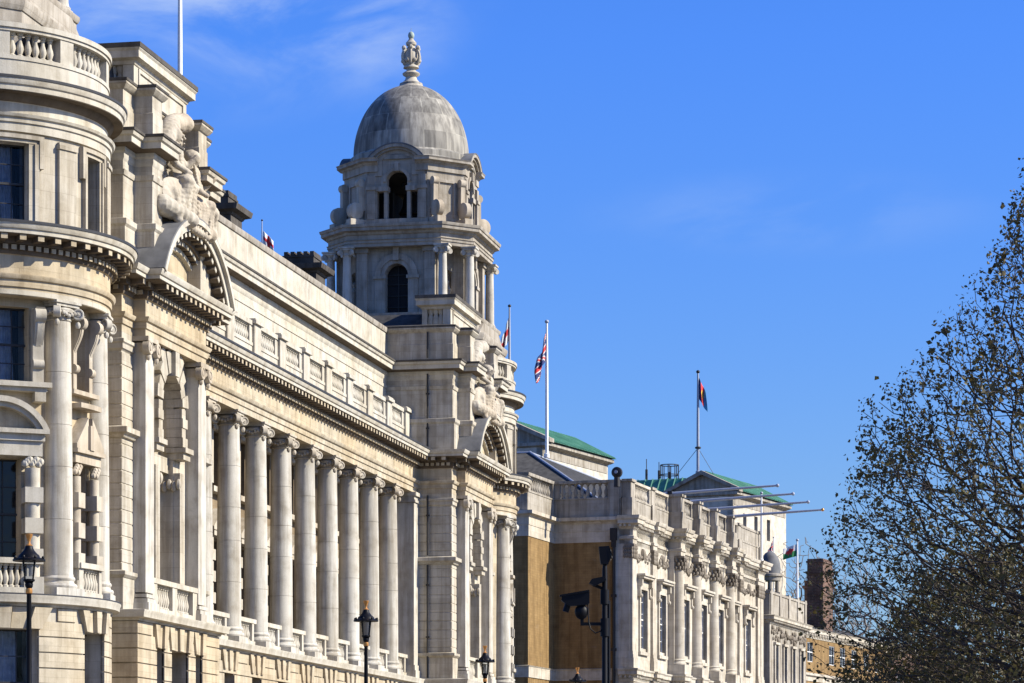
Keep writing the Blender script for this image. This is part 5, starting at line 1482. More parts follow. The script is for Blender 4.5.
# ================================================================ pale government blocks with copper roofs
def at(px, Z, py=None, z=None):
    """world point seen at pixel px at depth Z (used once, to survey positions from the photograph)"""
    X = (px - 512) * Z / 3000
    x = CAM.x + X * Cc(ALPHA) - Z * S(ALPHA); y = X * S(ALPHA) + Z * Cc(ALPHA)
    zz = CAM.z + (817 - py) * Z / 3000 if py is not None else (z or 0.0)
    return Vector((x, y, zz))
def copper_block(px, Z, py_eave, py_ridge, width, length, vp, label, wing, wins):
    rot = math.degrees(math.atan((vp - 512) / 3000)) - math.degrees(ALPHA)
    o = at(px, Z, py_eave)
    T = thing('government_block', (o.x, o.y, 0), label, 'building', rz=-rot)
    ze = o.z; zr = CAM.z + (817 - py_ridge) * Z / 3000
    w = MB()
    hol = [(u - 0.55, u + 0.55, ze - 4.6, ze - 2.2) for u in wins]
    F = Fr(0, 0, 90)
    w.wall(F, 0, length, 0, ze - 0.55, -1.0, -0.35, hol); w.box(-width + 0.35, -1.0, 0.35, length - 0.35, 0, ze - 0.55); w.box(-width + 0.35, -0.35, 0.0, 0.36, 0, ze - 0.55)
    w.build('wall', M['pale'], T)
    w = MB()
    w.sweep([(-width, 0), (0, 0), (0, length), (-width, length)], [(-1.2, ze - 1.5), (-0.3, ze - 1.5), (-0.3, ze - 0.75), (-0.15, ze - 0.6), (0.0, ze - 0.55), (0.25, ze - 0.4), (0.25, ze - 0.1), (-1.2, ze)], closed=True)
    gh = zr - ze
    w.lprism(Fr(0, 0, 0), [(-width - 0.3, ze - 0.1), (0.3, ze - 0.1), (-width / 2, zr + 0.1)], -0.9, -0.3)
    w.lprism(Fr(0, 0, 0), [(-width - 0.5, ze - 0.1), (-width / 2, zr - 0.1), (0.5, ze - 0.1), (0.5, ze + 0.28), (-width / 2, zr + 0.36), (-width - 0.5, ze + 0.28)], -0.8, 0.3)
    w.build('pediment', M['grey'], T)
    w = MB(); n_ = 24
    pro = [(-width - 0.5, ze + 0.0), (0.5, ze + 0.0), (-width / 2, zr + 0.35)]
    w.lprism(Fr(0, 0, 0), pro, -length - 0.3, -0.85)
    sl = (zr + 0.35 - ze) / (width / 2 + 0.5)
    for i in range(int(length / 0.65)):
        y = 1.1 + i * 0.65
        w.tube([(0.45, y, ze + 0.06), (-width / 2, y, zr + 0.40)], 0.05, 5); w.tube([(-width - 0.45, y, ze + 0.06), (-width / 2, y, zr + 0.40)], 0.05, 5)
    w.build('copper_roof', M['copper'], T)
    for u in wins: window(T, F, u - 0.55, u + 0.55, ze - 4.6, ze - 2.2, -0.85, 2, 4)
    if wing:
        dz = 1.4
        w = MB(); w.box(-width - 26, -width, 2.0, length - 2, 0, ze - dz - 0.3)
        w.build('wing_wall', M['pale'], T)
        w = MB()
        ya, yb, ym = 0.3, length - 1.6, 2.8
        w.add([(-width - 26, ya, ze - dz - 0.3), (-width + 1, ya, ze - dz - 0.3), (-width + 1, ym, ze + wing), (-width - 26, ym, ze + wing), (-width - 26, yb, ze - dz - 0.3), (-width + 1, yb, ze - dz - 0.3)],
              [(0, 1, 2, 3), (3, 2, 5, 4), (0, 3, 4), (1, 5, 2), (0, 4, 5, 1)])
        for i in range(30):
            x = -width - 25.5 + i * 0.9
            w.tube([(x, ya, ze - dz - 0.24), (x, ym, ze + wing + 0.05)], 0.09, 5)
        w.build('wing_roof', M['copper'], T)
    return T, ze, zr
GB1, ze1, zr1 = copper_block(546, 288, 441, 420, 8.2, 16.0, 1900, 'pale stone block with green copper roof, left one, behind the slate hall roof', 0, [])
GB2, ze2, zr2 = copper_block(736, 330, 490.5, 472, 8.0, 17.3, 1900, 'pale stone block with green copper roof and three narrow windows, behind the projecting poles', 2.0, [3.7, 7.3, 11.4])

# ================================================================ smaller stone building with corner cupola
CB = thing('corner_building', (B0[0], B0[1], 0), 'low stone building with a domed bell cupola, between the hall and the ochre house', 'building', rz=-BETA)
y0, y1 = 46.2, 61.8
cx = 0.3
w = MB(); cw = [y0 + 2.4 + 3.6 * i for i in range(4)]
w.wall(HX, y0, y1, 0, 19.0, cx - 1.0, cx, [(u - 0.55, u + 0.55, 14.0, 16.9) for u in cw]); w.box(-14, cx - 1.0, y0, y1, 0, 19.0)
w.build('wall', M['hall_dirty'], CB)
cp = [(-6, y0), (cx, y0), (cx, y1), (-6, y1)]
w = MB(); w.sweep(cp, [(-0.6, 18.9), (0.05, 18.9), (0.12, 19.1), (0.5, 19.25), (0.5, 19.45), (0.6, 19.6), (-0.6, 19.72)]); w.blocks(cp, 0.0, 0.4, 19.05, 19.22, 0.18, 0.4)
w.build('cornice', M['hall'], CB)
w = MB(); w.sweep(cp, [(-0.4, 19.6), (0, 19.6), (0, 21.5), (0.08, 21.55), (0.08, 21.75), (-0.4, 21.8)])
for u in (y0 + 0.5, y0 + 4.2, y0 + 8, y0 + 11.8, y1 - 0.5): w.lb(HX, u - 0.35, u + 0.35, cx - 0.4, cx + 0.1, 19.6, 21.9)
w.build('parapet', M['hall_dirty'], CB)
q = random.Random(5)
for k in range(4):
    w = MB()
    for i in range(16):
        u = y0 + 0.6 + k * 3.8 + i * 0.2; w.ball(HX.p(u, cx + 0.02, 18.1 + 0.3 * S(i * 1.3) + q.uniform(-0.3, 0.3)), q.uniform(0.14, 0.24), 6, 5)
    w.build('carved_frieze', M['hall_carved'], CB)
for u in cw:
    w = MB()
    for s_ in (-1, 1): w.lb(HX, u + s_ * 0.7 - 0.14, u + s_ * 0.7 + 0.14, cx - 0.1, cx + 0.16, 13.6, 17.1)
    w.lb(HX, u - 0.9, u + 0.9, cx - 0.1, cx + 0.26, 17.1, 17.3); w.lb(HX, u - 0.9, u + 0.9, cx - 0.1, cx + 0.2, 13.4, 13.6)
    w.build('window_surround', M['hall'], CB)
    window(CB, HX, u - 0.55, u + 0.55, 14.0, 16.9, cx - 0.4, 2, 4)
w = MB()
kx, ky = -0.75, y0 + 4.8
w.lathe([(1.0, 19.2), (1.0, 21.1), (1.05, 21.2)], (kx, ky), 8)
for k in range(6):
    a = 2 * PI * k / 6 + 0.3; w.tube([(kx + 0.75 * S(a), ky - 0.75 * Cc(a), 21.1), (kx + 0.75 * S(a), ky - 0.75 * Cc(a), 23.1)], 0.15, 8)
w.lathe([(0.5, 23.0), (0.95, 23.0), (1.0, 23.3), (1.15, 23.4), (1.15, 23.6), (0.95, 23.65)], (kx, ky), 20)
cu = w.build('cupola', M['hall_dirty'], CB)
w = MB(); w.lathe([(0.93, 23.6), (0.97, 24.0), (0.92, 24.6), (0.75, 25.1), (0.45, 25.5), (0.15, 25.68), (0.02, 25.72)], (kx, ky), 24); w.build('dome', M['lead'], cu)
w = MB(); w.lathe([(0.40, 21.6), (0.34, 21.8), (0.24, 22.2), (0.19, 22.5), (0.05, 22.6)], (kx, ky), 14); w.tube([(kx, ky, 22.55), (kx, ky, 23.1)], 0.05, 6); w.build('bell', M['iron'], cu)
w = MB(); w.box(-5.2, -3.6, y0 + 7.0, y0 + 9, 19.5, 23.4); w.box(-5.4, -3.4, y0 + 6.8, y0 + 9.2, 23.4, 23.7); w.build('chimney', M['chimney'], CB)
w = MB(); w.add([(-0.8, y0 + 0.5, 19.7), (-0.8, y1 - 0.5, 19.7), (-12, y1 - 0.5, 19.7), (-12, y0 + 0.5, 19.7), (-5, y0 + 4, 22.6), (-5, y1 - 4, 22.6), (-8, y1 - 4, 22.6), (-8, y0 + 4, 22.6)], [(0, 1, 5, 4), (1, 2, 6, 5), (2, 3, 7, 6), (3, 0, 4, 7), (4, 5, 6, 7), (3, 2, 1, 0)])
w.build('roof', M['copper'], CB)

# ================================================================ ochre brick house with white sashes
o = at(801.5, 291)
rot = math.degrees(math.atan((1750 - 512) / 3000)) - math.degrees(ALPHA)
OH = thing('brick_house', (o.x, o.y, 0), 'ochre brick house with white sash windows, slate roof and tall red brick chimney', 'building', rz=-rot)
F = Fr(0, 0, 90)
ou = [(2.6, 1.1), (9.6, 1.1), (13.6, 1.1), (18, 1.1), (22.5, 1.1)]
ou = [2.9, 10.4, 14.3, 18.5, 23, 27.5]
w = MB(); w.wall(F, 0, 32, 0, 19.4, -0.6, 0, [(u - 0.95, u + 0.95, 16.9, 18.8) for u in ou] + [(u - 0.7, u + 0.7, 11.2, 14.2) for u in ou]); w.box(-14, -0.6, 0, 32, 0, 19.4)
w.build('wall', M['ochre'], OH)
w = MB()
w.sweep([(-8, 0), (0, 0), (0, 32), (-8, 32)], [(-0.5, 19.2), (0.06, 19.2), (0.1, 19.5), (0.4, 19.7), (0.4, 19.95), (0.5, 20.1), (-0.5, 20.3)]); w.blocks([(0, 0), (0, 32)], 0.0, 0.34, 19.45, 19.66, 0.25, 0.55)
w.sweep([(-2, 0), (0, 0), (0, 32), (-2, 32)], [(-0.2, 15.0), (0.06, 15.0), (0.1, 15.4), (0.3, 15.55), (0.3, 15.75), (-0.2, 15.9)])
w.build('cornice', M['hall'], OH)
w = MB(); w.add([(0.2, 0, 20.15), (0.2, 32, 20.15), (-14, 32, 20.15), (-14, 0, 20.15), (-5, 2, 21.7), (-5, 30, 21.7), (-9, 30, 21.7), (-9, 2, 21.7)], [(0, 1, 5, 4), (1, 2, 6, 5), (2, 3, 7, 6), (3, 0, 4, 7), (4, 5, 6, 7), (3, 2, 1, 0)])
rf = w.build('roof', M['slate'], OH)
w = MB(); w.box(-2.75, -1.1, 11.0, 14.4, 20, 27.7); w.box(-2.9, -0.95, 10.85, 14.55, 26.2, 26.45); w.box(-2.85, -1.0, 10.9, 14.5, 27.3, 27.5); w.box(-2.8, -1.05, 10.95, 14.45, 24.0, 24.2)
w.build('chimney', M['brick'], rf)
for u in ou:
    window(OH, F, u - 0.95, u + 0.95, 16.9, 18.8, -0.12, 2, 2, 'white'); window(OH, F, u - 0.7, u + 0.7, 11.2, 14.2, -0.12, 2, 4, 'white')
# red brick range further on, behind the big tree
o = at(868, 335)
RB = thing('brick_range', (o.x, o.y, 0), 'dark red brick building mostly hidden behind the big tree', 'building', rz=-rot)
w = MB(); ru = [3 + 5 * i for i in range(9)]
w.wall(F, 0, 60, 0, 21, -0.6, 0, [(u - 0.8, u + 0.8, 15.5, 18.4) for u in ru] + [(u - 0.8, u + 0.8, 10, 13) for u in ru]); w.box(-16, -0.6, 0, 60, 0, 21); w.build('wall', M['brick'], RB)
for u in ru: window(RB, F, u - 0.8, u + 0.8, 15.5, 18.4, -0.2, 2, 4, 'white'); window(RB, F, u - 0.8, u + 0.8, 10, 13, -0.2, 2, 4, 'white')
w = MB(); w.sweep([(-8, 0), (0, 0), (0, 60)], [(-0.4, 20.8), (0.1, 20.8), (0.4, 21.1), (0.4, 21.3), (-0.4, 21.4)]); w.build('cornice', M['hall'], RB)
w = MB(); w.lprism(Fr(0, 0, 0), [(-16.3, 21.1), (0.3, 21.1), (-8, 23.5)], -60, 0); rf = w.build('roof', M['slate'], RB)
w = MB(); w.box(-8, -5.5, 2, 5, 21, 28.5); w.box(-8.2, -5.3, 1.8, 5.2, 27.6, 27.9); w.build('chimney', M['brick'], rf)
# ================================================================ street lamps
def lamp_parts():
    d = {}
    w = MB()
    w.lathe([(0.30, 0.0), (0.30, 0.25), (0.24, 0.35), (0.22, 0.9), (0.26, 0.95), (0.16, 1.1), (0.11, 1.4), (0.085, 2.4), (0.085, 4.2), (0.10, 4.25), (0.072, 4.4), (0.058, 6.95), (0.07, 6.98)], (0, 0), 18)
    d['post'] = (w, 'black')
    w = MB(); w.lathe([(0.075, 6.98), (0.085, 7.0), (0.085, 7.08), (0.07, 7.1)], (0, 0), 18); d['gold_collar'] = (w, 'gold')
    w = MB()
    w.lathe([(0.06, 7.1), (0.09, 7.14), (0.10, 7.2), (0.085, 7.24)], (0, 0), 16)
    for k in range(4):
        a = PI / 2 * k + 0.4
        w.tube([(0.07 * S(a), 0.07 * Cc(a), 7.18), (0.13 * S(a), 0.13 * Cc(a), 7.28), (0.15 * S(a), 0.15 * Cc(a), 7.45), (0.19 * S(a), 0.19 * Cc(a), 7.76)], 0.02, 6)
    w.lathe([(0.08, 7.24), (0.14, 7.28), (0.14, 7.32), (0.08, 7.33)], (0, 0), 16)
    d['lantern_frame'] = (w, 'black')
    w = MB(); w.lathe([(0.115, 7.31), (0.13, 7.45), (0.165, 7.75)], (0, 0), 20, cap=False); d['lantern_glass'] = (w, 'clear')
    w = MB()
    w.lathe([(0.10, 7.74), (0.36, 7.77), (0.395, 7.76), (0.395, 7.80), (0.34, 7.83), (0.27, 7.84), (0.25, 7.90), (0.19, 7.95), (0.13, 8.02), (0.10, 8.08), (0.09, 8.12), (0.06, 8.16)], (0, 0), 24)
    for k in range(8):
        a = PI / 4 * k; w.ball((0.36 * S(a), 0.36 * Cc(a), 7.84), 0.035, 6, 5, (1, 1, 1.3))
    d['canopy'] = (w, 'black')
    w = MB(); w.lathe([(0.08, 8.12), (0.085, 8.15), (0.04, 8.19), (0.035, 8.23), (0.045, 8.26), (0.05, 8.29), (0.075, 8.35), (0.095, 8.41), (0.085, 8.42), (0.03, 8.38)], (0, 0), 16); d['gold_finial'] = (w, 'gold')
    return d
lp = lamp_parts(); lamp0 = None
lamps = [(29, 72.6, 'nearest black street lamp with gilded crown finial, in front of the rounded corner turret'),
         (366, 95.0, 'black street lamp with gilded finial in front of the giant columns, second from the left'),
         (485, 120.0, 'black street lamp with gilded finial in front of the far pavilion arch'),
         (577.5, 137.5, 'farthest street lamp, only its gilded tip showing against the brown flank wall')]
for px, Z, lab in lamps:
    p = at(px, Z, z=0.13)
    if lamp0 is None:
        lamp0 = thing('street_lamp', p, lab, 'street lamp', 'lamps along the pavement')
        for k, (mb, mt) in lp.items(): mb.build(k, M[mt], lamp0, p)
    else:
        r = lamp0.copy(); link(r, None, p); tag(r, lab, 'street lamp', 'lamps along the pavement')
        for ch in lamp0.children:
            c = ch.copy(); col.objects.link(c); c.parent = r; c.location = ch.location

# ================================================================ camera pole
p = at(604.7, 42, z=0.13)
CP = thing('camera_pole', p, 'black pole carrying a boxy security camera and floodlights, in front of the brown flank wall', 'camera pole', rz=math.degrees(ALPHA))
w = MB(); w.lathe([(0.10, 0), (0.10, 0.8), (0.045, 0.9), (0.036, 5.02), (0.03, 5.08)], (0, 0), 16); w.lathe([(0.06, 4.1), (0.06, 4.35)], (0, 0), 12); w.lathe([(0.06, 4.55), (0.06, 4.75)], (0, 0), 12)
w.tube([(0.06, 0.02, 0), (0.06, 0.02, 4.6)], 0.02, 6)
w.build('post', M['black'], CP)
w = MB(); w.box(-0.34, 0.0, -0.02, 0.02, 4.25, 4.295); w.box(-0.34, -0.295, -0.025, 0.025, 4.25, 4.5); w.build('arm', M['black'], CP)
w = MB()
F = Fr(0, 0, 0)
w.lprism(F, [(-0.60, 4.66), (-0.25, 4.72), (-0.215, 4.71), (-0.215, 4.56), (-0.24, 4.54), (-0.5, 4.52), (-0.61, 4.60)], -0.085, 0.085)
w.lprism(F, [(-0.63, 4.675), (-0.22, 4.745), (-0.212, 4.72), (-0.63, 4.65)], -0.10, 0.10)
w.ball((-0.325, 0, 4.44), 0.095, 14, 10, (1, 0.9, 1.15)); w.box(-0.375, -0.275, -0.05, 0.05, 4.35, 4.54)
c_ = w.build('camera', M['black'], CP)
w = MB(); w.disc((-0.53, 0, 4.50), (0.3, 0, 1), 0.045, 0.12, 12); w.build('lens_hood', M['black'], c_)
w = MB(); w.tube([(-0.235, -0.03, 4.55), (-0.225, -0.05, 4.3), (-0.20, -0.06, 4.2), (-0.13, -0.05, 4.14), (-0.06, -0.04, 4.17), (0, -0.03, 4.25)], 0.009, 6); w.build('cable', M['black'], CP)
w = MB(); w.lprism(F, [(-0.22, 4.84), (-0.18, 4.90), (0.0, 4.935), (0.02, 4.88), (-0.14, 4.80)], -0.09, 0.09); w.tube([(-0.16, 0, 4.82), (-0.03, 0, 4.77), (0, 0, 4.72)], 0.022, 6); w.build('floodlight', M['black'], CP)
w = MB(); w.lprism(F, [(-0.085, 5.35), (0.06, 5.36), (0.10, 5.24), (0.045, 5.10), (-0.06, 5.11)], -0.08, 0.08); w.tube([(0, 0, 5.0), (0, 0, 5.14)], 0.03, 8); w.build('floodlight', M['black'], CP)
w = MB(); w.lprism(F, [(0.065, 5.33), (0.085, 5.31), (0.105, 5.2), (0.085, 5.16)], -0.07, 0.085); w.build('lamp_glass', M['clear'], CP)

# ================================================================ flagpoles and flags
def pole(px, Z, py_top, z0, r, label, mat='pole', ball=True, taper=0.6, guy=None):
    p = at(px, Z, z=z0); zt = CAM.z + (817 - py_top) * Z / 3000
    T = thing('flagpole', p, label, 'flagpole')
    w = MB(); h = zt - z0
    w.lathe([(r * 1.6, 0), (r * 1.6, 0.3), (r, 0.35), (r, h * 0.25), (r * 0.9, h * 0.6), (r * taper, h)], (0, 0), 12)
    w.build('pole', M[mat], T, p)
    if ball:
        w = MB(); w.ball((0, 0, h + r * 0.8), r * 1.25, 12, 8, (1, 1, 0.9)); w.build('finial', M['iron'] if mat != 'white' else M['pole'], T, p)
    if guy:
        for dx, dz in guy:
            w = MB(); w.tube([(0, 0, guy_h), (dx, 0, dz)], 0.03, 5); w.build('guy_wire', M['iron'], T, p)
        w = MB(); w.lathe([(r * 1.2, guy_h - 0.1), (r * 2.0, guy_h - 0.05), (r * 2.0, guy_h + 0.1), (r * 1.2, guy_h + 0.15)], (0, 0), 10); w.build('collar', M['iron'], T, p)
    return p, zt

FM = {'white': flat('flag_white', (0.6, 0.59, 0.57)), 'red': flat('flag_red', (0.55, 0.03, 0.03)), 'navy': flat('flag_navy', (0.02, 0.03, 0.12)), 'green': flat('flag_green', (0.02, 0.17, 0.05)),
      'sky': flat('flag_light_blue', (0.06, 0.33, 0.6)), 'yellow': flat('flag_yellow', (0.65, 0.42, 0.05))}
def union_p(s, t):
    x, y = s * 2 - 1, t * 2 - 1
    ax, ay = abs(x) * 2, abs(y)
    if ax < 0.22 or ay < 0.22: return 'red'
    if ax < 0.31 or ay < 0.31: return 'white'
    d = abs(abs(x) - abs(y)) * 0.9
    if d < 0.075: return 'red'
    if d < 0.15: return 'white'
    return 'navy'
def george_p(s, t): return 'red' if abs(s - 0.5) < 0.085 or abs(t - 0.5) < 0.14 else 'white'
def wales_p(s, t):
    for cx_, cy_, rx, ry in ((0.5, 0.5, 0.2, 0.12), (0.32, 0.62, 0.1, 0.12), (0.5, 0.7, 0.1, 0.14), (0.66, 0.62, 0.12, 0.08), (0.4, 0.33, 0.05, 0.12), (0.6, 0.33, 0.05, 0.12), (0.75, 0.5, 0.08, 0.1)):
        if ((s - cx_) / rx) ** 2 + ((t - cy_) / ry) ** 2 < 1: return 'red'
    return 'white' if t > 0.5 else 'green'
def service_p(s, t):
    if (s - 0.5) ** 2 * 3 + (t - 0.5) ** 2 < 0.045: return 'yellow'
    return 'navy' if s < 0.34 else ('red' if s < 0.67 else 'sky')
def flag(pole_p, ztop, hoist, length, side, drop, pat, label, fold=0.18, waves=2.2, seed=0, out=1.0):
    """side: -1 hangs to the left of its pole as seen from the street end, +1 to the right; drop: how far the fly falls (0 flying, 1 limp)"""
    ns, ntt = 30, 22
    rx = Vector((Cc(ALPHA), S(ALPHA), 0)); ry = Vector((-S(ALPHA), Cc(ALPHA), 0))
    vs, fs = [], []
    for j in range(ntt + 1):
        for i in range(ns + 1):
            s, t = i / ns, j / ntt
            k = s * length
            droop = drop * (0.9 + 0.1 * t)
            xo = side * (0.06 + k * Cc(droop * PI / 2) * out) + fold * s * S(waves * 2 * PI * s + 2.5 * t + seed) * 0.6 * drop
            zo = -k * S(droop * PI / 2) * (1 - 0.12 * (1 - t))
            yo = fold * min(1, s * 3) * S(waves * 2 * PI * s + 1.2 + 2.0 * t + seed)
            vs.append(tuple(rx * xo + ry * yo + Vector((0, 0, -hoist * (1 - t) + zo))))
    names = list(FM); idx = []
    for j in range(ntt):
        for i in range(ns):
            a = j * (ns + 1) + i; fs.append((a, a + 1, a + ns + 2, a + ns + 1)); idx.append(names.index(pat((i + 0.5) / ns, (j + 0.5) / ntt)))
    me = bpy.data.meshes.new('flag'); me.from_pydata(vs, [], fs)
    for k in names: me.materials.append(FM[k])
    me.polygons.foreach_set('material_index', idx); me.polygons.foreach_set('use_smooth', [True] * len(fs))
    o = bpy.data.objects.new('flag', me)
    link(o, None, (pole_p.x, pole_p.y, ztop))
    sol = o.modifiers.new('cloth', 'SOLIDIFY'); sol.thickness = 0.012
    return tag(o, label, 'flag')
# tall pole on the near pavilion
pole(180, 130, -60, 29.5, 0.115, 'tall pale flagpole rising out of the picture behind the near pavilion roof', 'white')
p, zt = pole(509.5, 198, 307, 29.0, 0.09, 'thin grey flagpole with the red cross flag, just right of the domed tower', 'pole')
flag(p, zt - 0.7, 1.5, 1.7, -1, 0.82, george_p, 'limp white flag with a red cross, hanging right of the domed tower', 0.16, 1.6, 0.4)
p, zt = pole(546.8, 238, 323, 30.2, 0.135, 'tall white flagpole with the union flag, standing on the slate hall roof', 'white')
flag(p, zt - 0.7, 2.1, 2.5, -1, 0.86, union_p, 'limp union flag on the tall white pole over the slate roof', 0.5, 1.3, 1.0)
guy_h = (476 - 450) * 334 / 3000
p, zt = pole(698, 334, 373, CAM.z + (817 - 474) * 334 / 3000, 0.17, 'tall grey flagpole with guy wires on the copper roofed block', 'pole', guy=[(-2.6, -0.3), (2.2, -0.8)])
flag(p, zt - 0.4, 2.4, 2.3, 1, 0.60, service_p, 'navy, red and light blue flag on the tallest roof pole', 0.2, 1.2, 0.2, 0.62)
p, zt = pole(797.3, 290, 541, 19.5, 0.12, 'white flagpole with the dragon flag, on the low corner building', 'white')
flag(p, zt - 0.3, 1.15, 1.4, -1, 0.22, wales_p, 'white and green flag with a red dragon, left of the brick chimney', 0.1, 1.2, 0.6)
p, zt = pole(262, 172, 221, 29.6, 0.05, 'little flagpole with a red cross flag, peeping over the long attic parapet', 'pole')
flag(p, zt - 0.55, 0.8, 0.85, 1, 0.5, george_p, 'tiny red and white flag peeping over the long attic parapet', 0.08, 1.4, 0.9)
p, zt = pole(761.5, 262, 494, 23.9, 0.11, 'plain white upright flagpole at the far end of the hall parapet', 'white')
p, zt = pole(773.6, 272, 538, 19.6, 0.06, 'short flagpole with a bunched union flag above the bell cupola', 'white')
flag(p, zt - 0.2, 0.9, 1.1, -1, 0.74, union_p, 'small bunched union flag above the bell cupola', 0.14, 1.5, 0.3)
# four poles thrust out over the street from the hall parapet
HM = Matrix.Translation(Vector((B0[0], B0[1], 0))) @ Matrix.Rotation(-R(BETA), 4, 'Z')
which = ['nearest', 'second', 'third', 'farthest']
for k, u in enumerate(cols_u):
    b0 = HM @ Vector((0.35, u, 26.3 - 0.06 * k)); 
    T = thing('projecting_flagpole', b0, f'pale bare pole thrust level over the street from the hall parapet, {which[k]} of four', 'flagpole', 'poles projecting from the hall parapet', rz=-BETA)
    w = MB(); L_ = 8.1
    w.tube([(-0.9, 0, 0.52), (0, 0, 0.55), (L_ * 0.5, 0, 0.74), (L_, 0, 0.9)], [0.14, 0.14, 0.11, 0.08], 12); w.build('pole', M['pole'], T)
    w = MB(); w.ball((L_ + 0.08, 0, 0.905), 0.14, 12, 8); w.build('finial', M['gold'] if k == 3 else M['pole'], T)
    w = MB(); w.box(-0.5, -0.15, -0.22, 0.22, 0.1, 0.74); w.build('bracket', M['iron'], T)
# rooftop odds and ends
def aerial(px, Z, py0, py1, label, cage=False):
    p = at(px, Z, py0); h = (py0 - py1) * Z / 3000
    T = thing('rooftop_aerial', p, label, 'aerial')
    w = MB(); w.tube([(0, 0, -0.6), (0, 0, h * 0.5)], 0.14 if not cage else 0.1, 8); w.tube([(0, 0, h * 0.5), (0, 0, h)], 0.05, 6); w.build('mast', M['iron'], T, p)
    if cage:
        w = MB()
        for z in (0.4, 1.5): w.lathe([(1.0, z), (1.06, z), (1.06, z + 0.1), (1.0, z + 0.1)], (0, 0), 14, cap=False)
        for k in range(8): w.tube([(1.02 * S(k * PI / 4), 1.02 * Cc(k * PI / 4), -0.6), (1.02 * S(k * PI / 4), 1.02 * Cc(k * PI / 4), 1.6)], 0.06, 5)
        w.build('cage', M['iron'], T, p)
    return T
aerial(646.5, 338, 480, 459, 'thin dark aerial on the green copper roof, leftmost of the three')
aerial(659, 338, 479, 462, 'thin dark aerial on the green copper roof, between its taller neighbour and the cage')
aerial(669.5, 338, 479, 465, 'short aerial ringed by a round cage on the green copper roof', True)
p = at(617, 221, 480); T = thing('ventilator', p, 'dark round ventilator cowl standing on the corner of the hall parapet', 'ventilator')
w = MB(); w.lathe([(0.24, -0.5), (0.22, 0.2), (0.3, 0.3)], (0, 0), 14); w.disc((0, 0, 0.56), (S(0.2) * -1, -1, 0.05), 0.4, 0.3, 20, [(-0.2, 0.3), (-0.12, 0.4), (0.12, 0.4), (0.2, 0.25)]); w.build('cowl', M['iron'], T, p)
w = MB(); w.disc((-0.04, -0.22, 0.58), (-0.2, -1, 0.05), 0.13, 0.06, 14); w.build('opening', M['pole'], T, p)

# ================================================================ trees
import numpy as np
def bark(name, c):
    return plain(name, c, 0.9, 0, 0.35, 3)
M['bark'] = bark('dark_bark', (0.055, 0.042, 0.032)); M['twig'] = bark('grey_twigs', (0.17, 0.15, 0.13))
def leafmat(name, stops):
    m, t, b, N, L = new_mat(name)
    g = N('ShaderNodeNewGeometry')
    n = noise(N, L, g.outputs['Position'], 1.1, 3)
    r1 = N('ShaderNodeMath'); r1.operation = 'ADD'; L(g.outputs['Random Per Island'], r1.inputs[0]); L(n, r1.inputs[1])
    r2 = N('ShaderNodeMath'); r2.operation = 'MULTIPLY'; L(r1.outputs[0], r2.inputs[0]); r2.inputs[1].default_value = 0.6
    L(ramp(N, L, r2.outputs[0], stops), b.inputs['Base Color'])
    b.inputs['Roughness'].default_value = 0.55; b.inputs['Specular IOR Level'].default_value = 0.35
    b.inputs['Transmission Weight'].default_value = 0.0
    tl = N('ShaderNodeBsdfTranslucent'); L(ramp(N, L, r2.outputs[0], [(p_, tuple(x * 1.1 for x in c_)) for p_, c_ in stops]), tl.inputs[0])
    ms = N('ShaderNodeMixShader'); ms.inputs[0].default_value = 0.25
    L(b.outputs[0], ms.inputs[1]); L(tl.outputs[0], ms.inputs[2]); L(ms.outputs[0], t.nodes['Material Output'].inputs[0])
    return m
M['leaf'] = leafmat('spring_leaves', [(0.2, (0.045, 0.038, 0.016)), (0.45, (0.072, 0.062, 0.021)), (0.65, (0.10, 0.09, 0.027)), (0.85, (0.125, 0.09, 0.032))])

def grow(base, envelope, n_att, seed, trunk_top, step=0.55, up=0.35):
    """attractor points in the crown, joined one by one to the nearest sensible node: a branching skeleton"""
    r = np.random.default_rng(seed)
    pts = envelope(r, n_att)
    order = np.argsort(np.linalg.norm((pts - np.array([0, 0, trunk_top])) * np.array([1, 1, 0.9]), axis=1))
    cap = n_att * 14 + 200
    P = np.zeros((cap, 3)); D = np.zeros(cap); par = -np.ones(cap, int); n = 0
    kz = np.linspace(0, trunk_top, 14)
    for i, z in enumerate(kz):
        P[n] = (0.15 * math.sin(z * 0.5), 0.1 * math.cos(z * 0.7), z); par[n] = n - 1; D[n] = z; n += 1
    first_ok = 6
    tips = []
    for k in order:
        a = pts[k]
        q = P[first_ok:n]
        v = a - q
        dist = np.linalg.norm(v, axis=1)
        down = np.clip(q[:, 2] - a[2] + 0.5 * np.linalg.norm(v[:, :2], axis=1) * up, 0, None)
        cost = dist + 1.2 * down + 0.22 * D[first_ok:n]
        j = int(np.argmin(cost)) + first_ok
        d = a - P[j]; L_ = np.linalg.norm(d)
        if L_ < 0.15: continue
        m_ = max(1, int(L_ / step)); prev = j
        bend = r.normal(0, 0.07 * L_, 3); bend[2] += -0.10 * L_
        for i in range(1, m_ + 1):
            t = i / m_
            P[n] = P[j] + d * t + bend * math.sin(math.pi * t) + (r.normal(0, 0.025, 3) if i < m_ else 0)
            par[n] = prev; D[n] = D[prev] + L_ / m_; prev = n; n += 1
            if n >= cap - 20: break
        tips.append(prev)
        if n >= cap - 20: break
    P, par = P[:n], par[:n]
    rad2 = np.zeros(n); kids = np.zeros(n, int)
    for i in range(n - 1, 0, -1):
        if kids[i] == 0: rad2[i] = 1.0
        rad2[par[i]] += rad2[i]; kids[par[i]] += 1
    return P, par, rad2, kids, tips

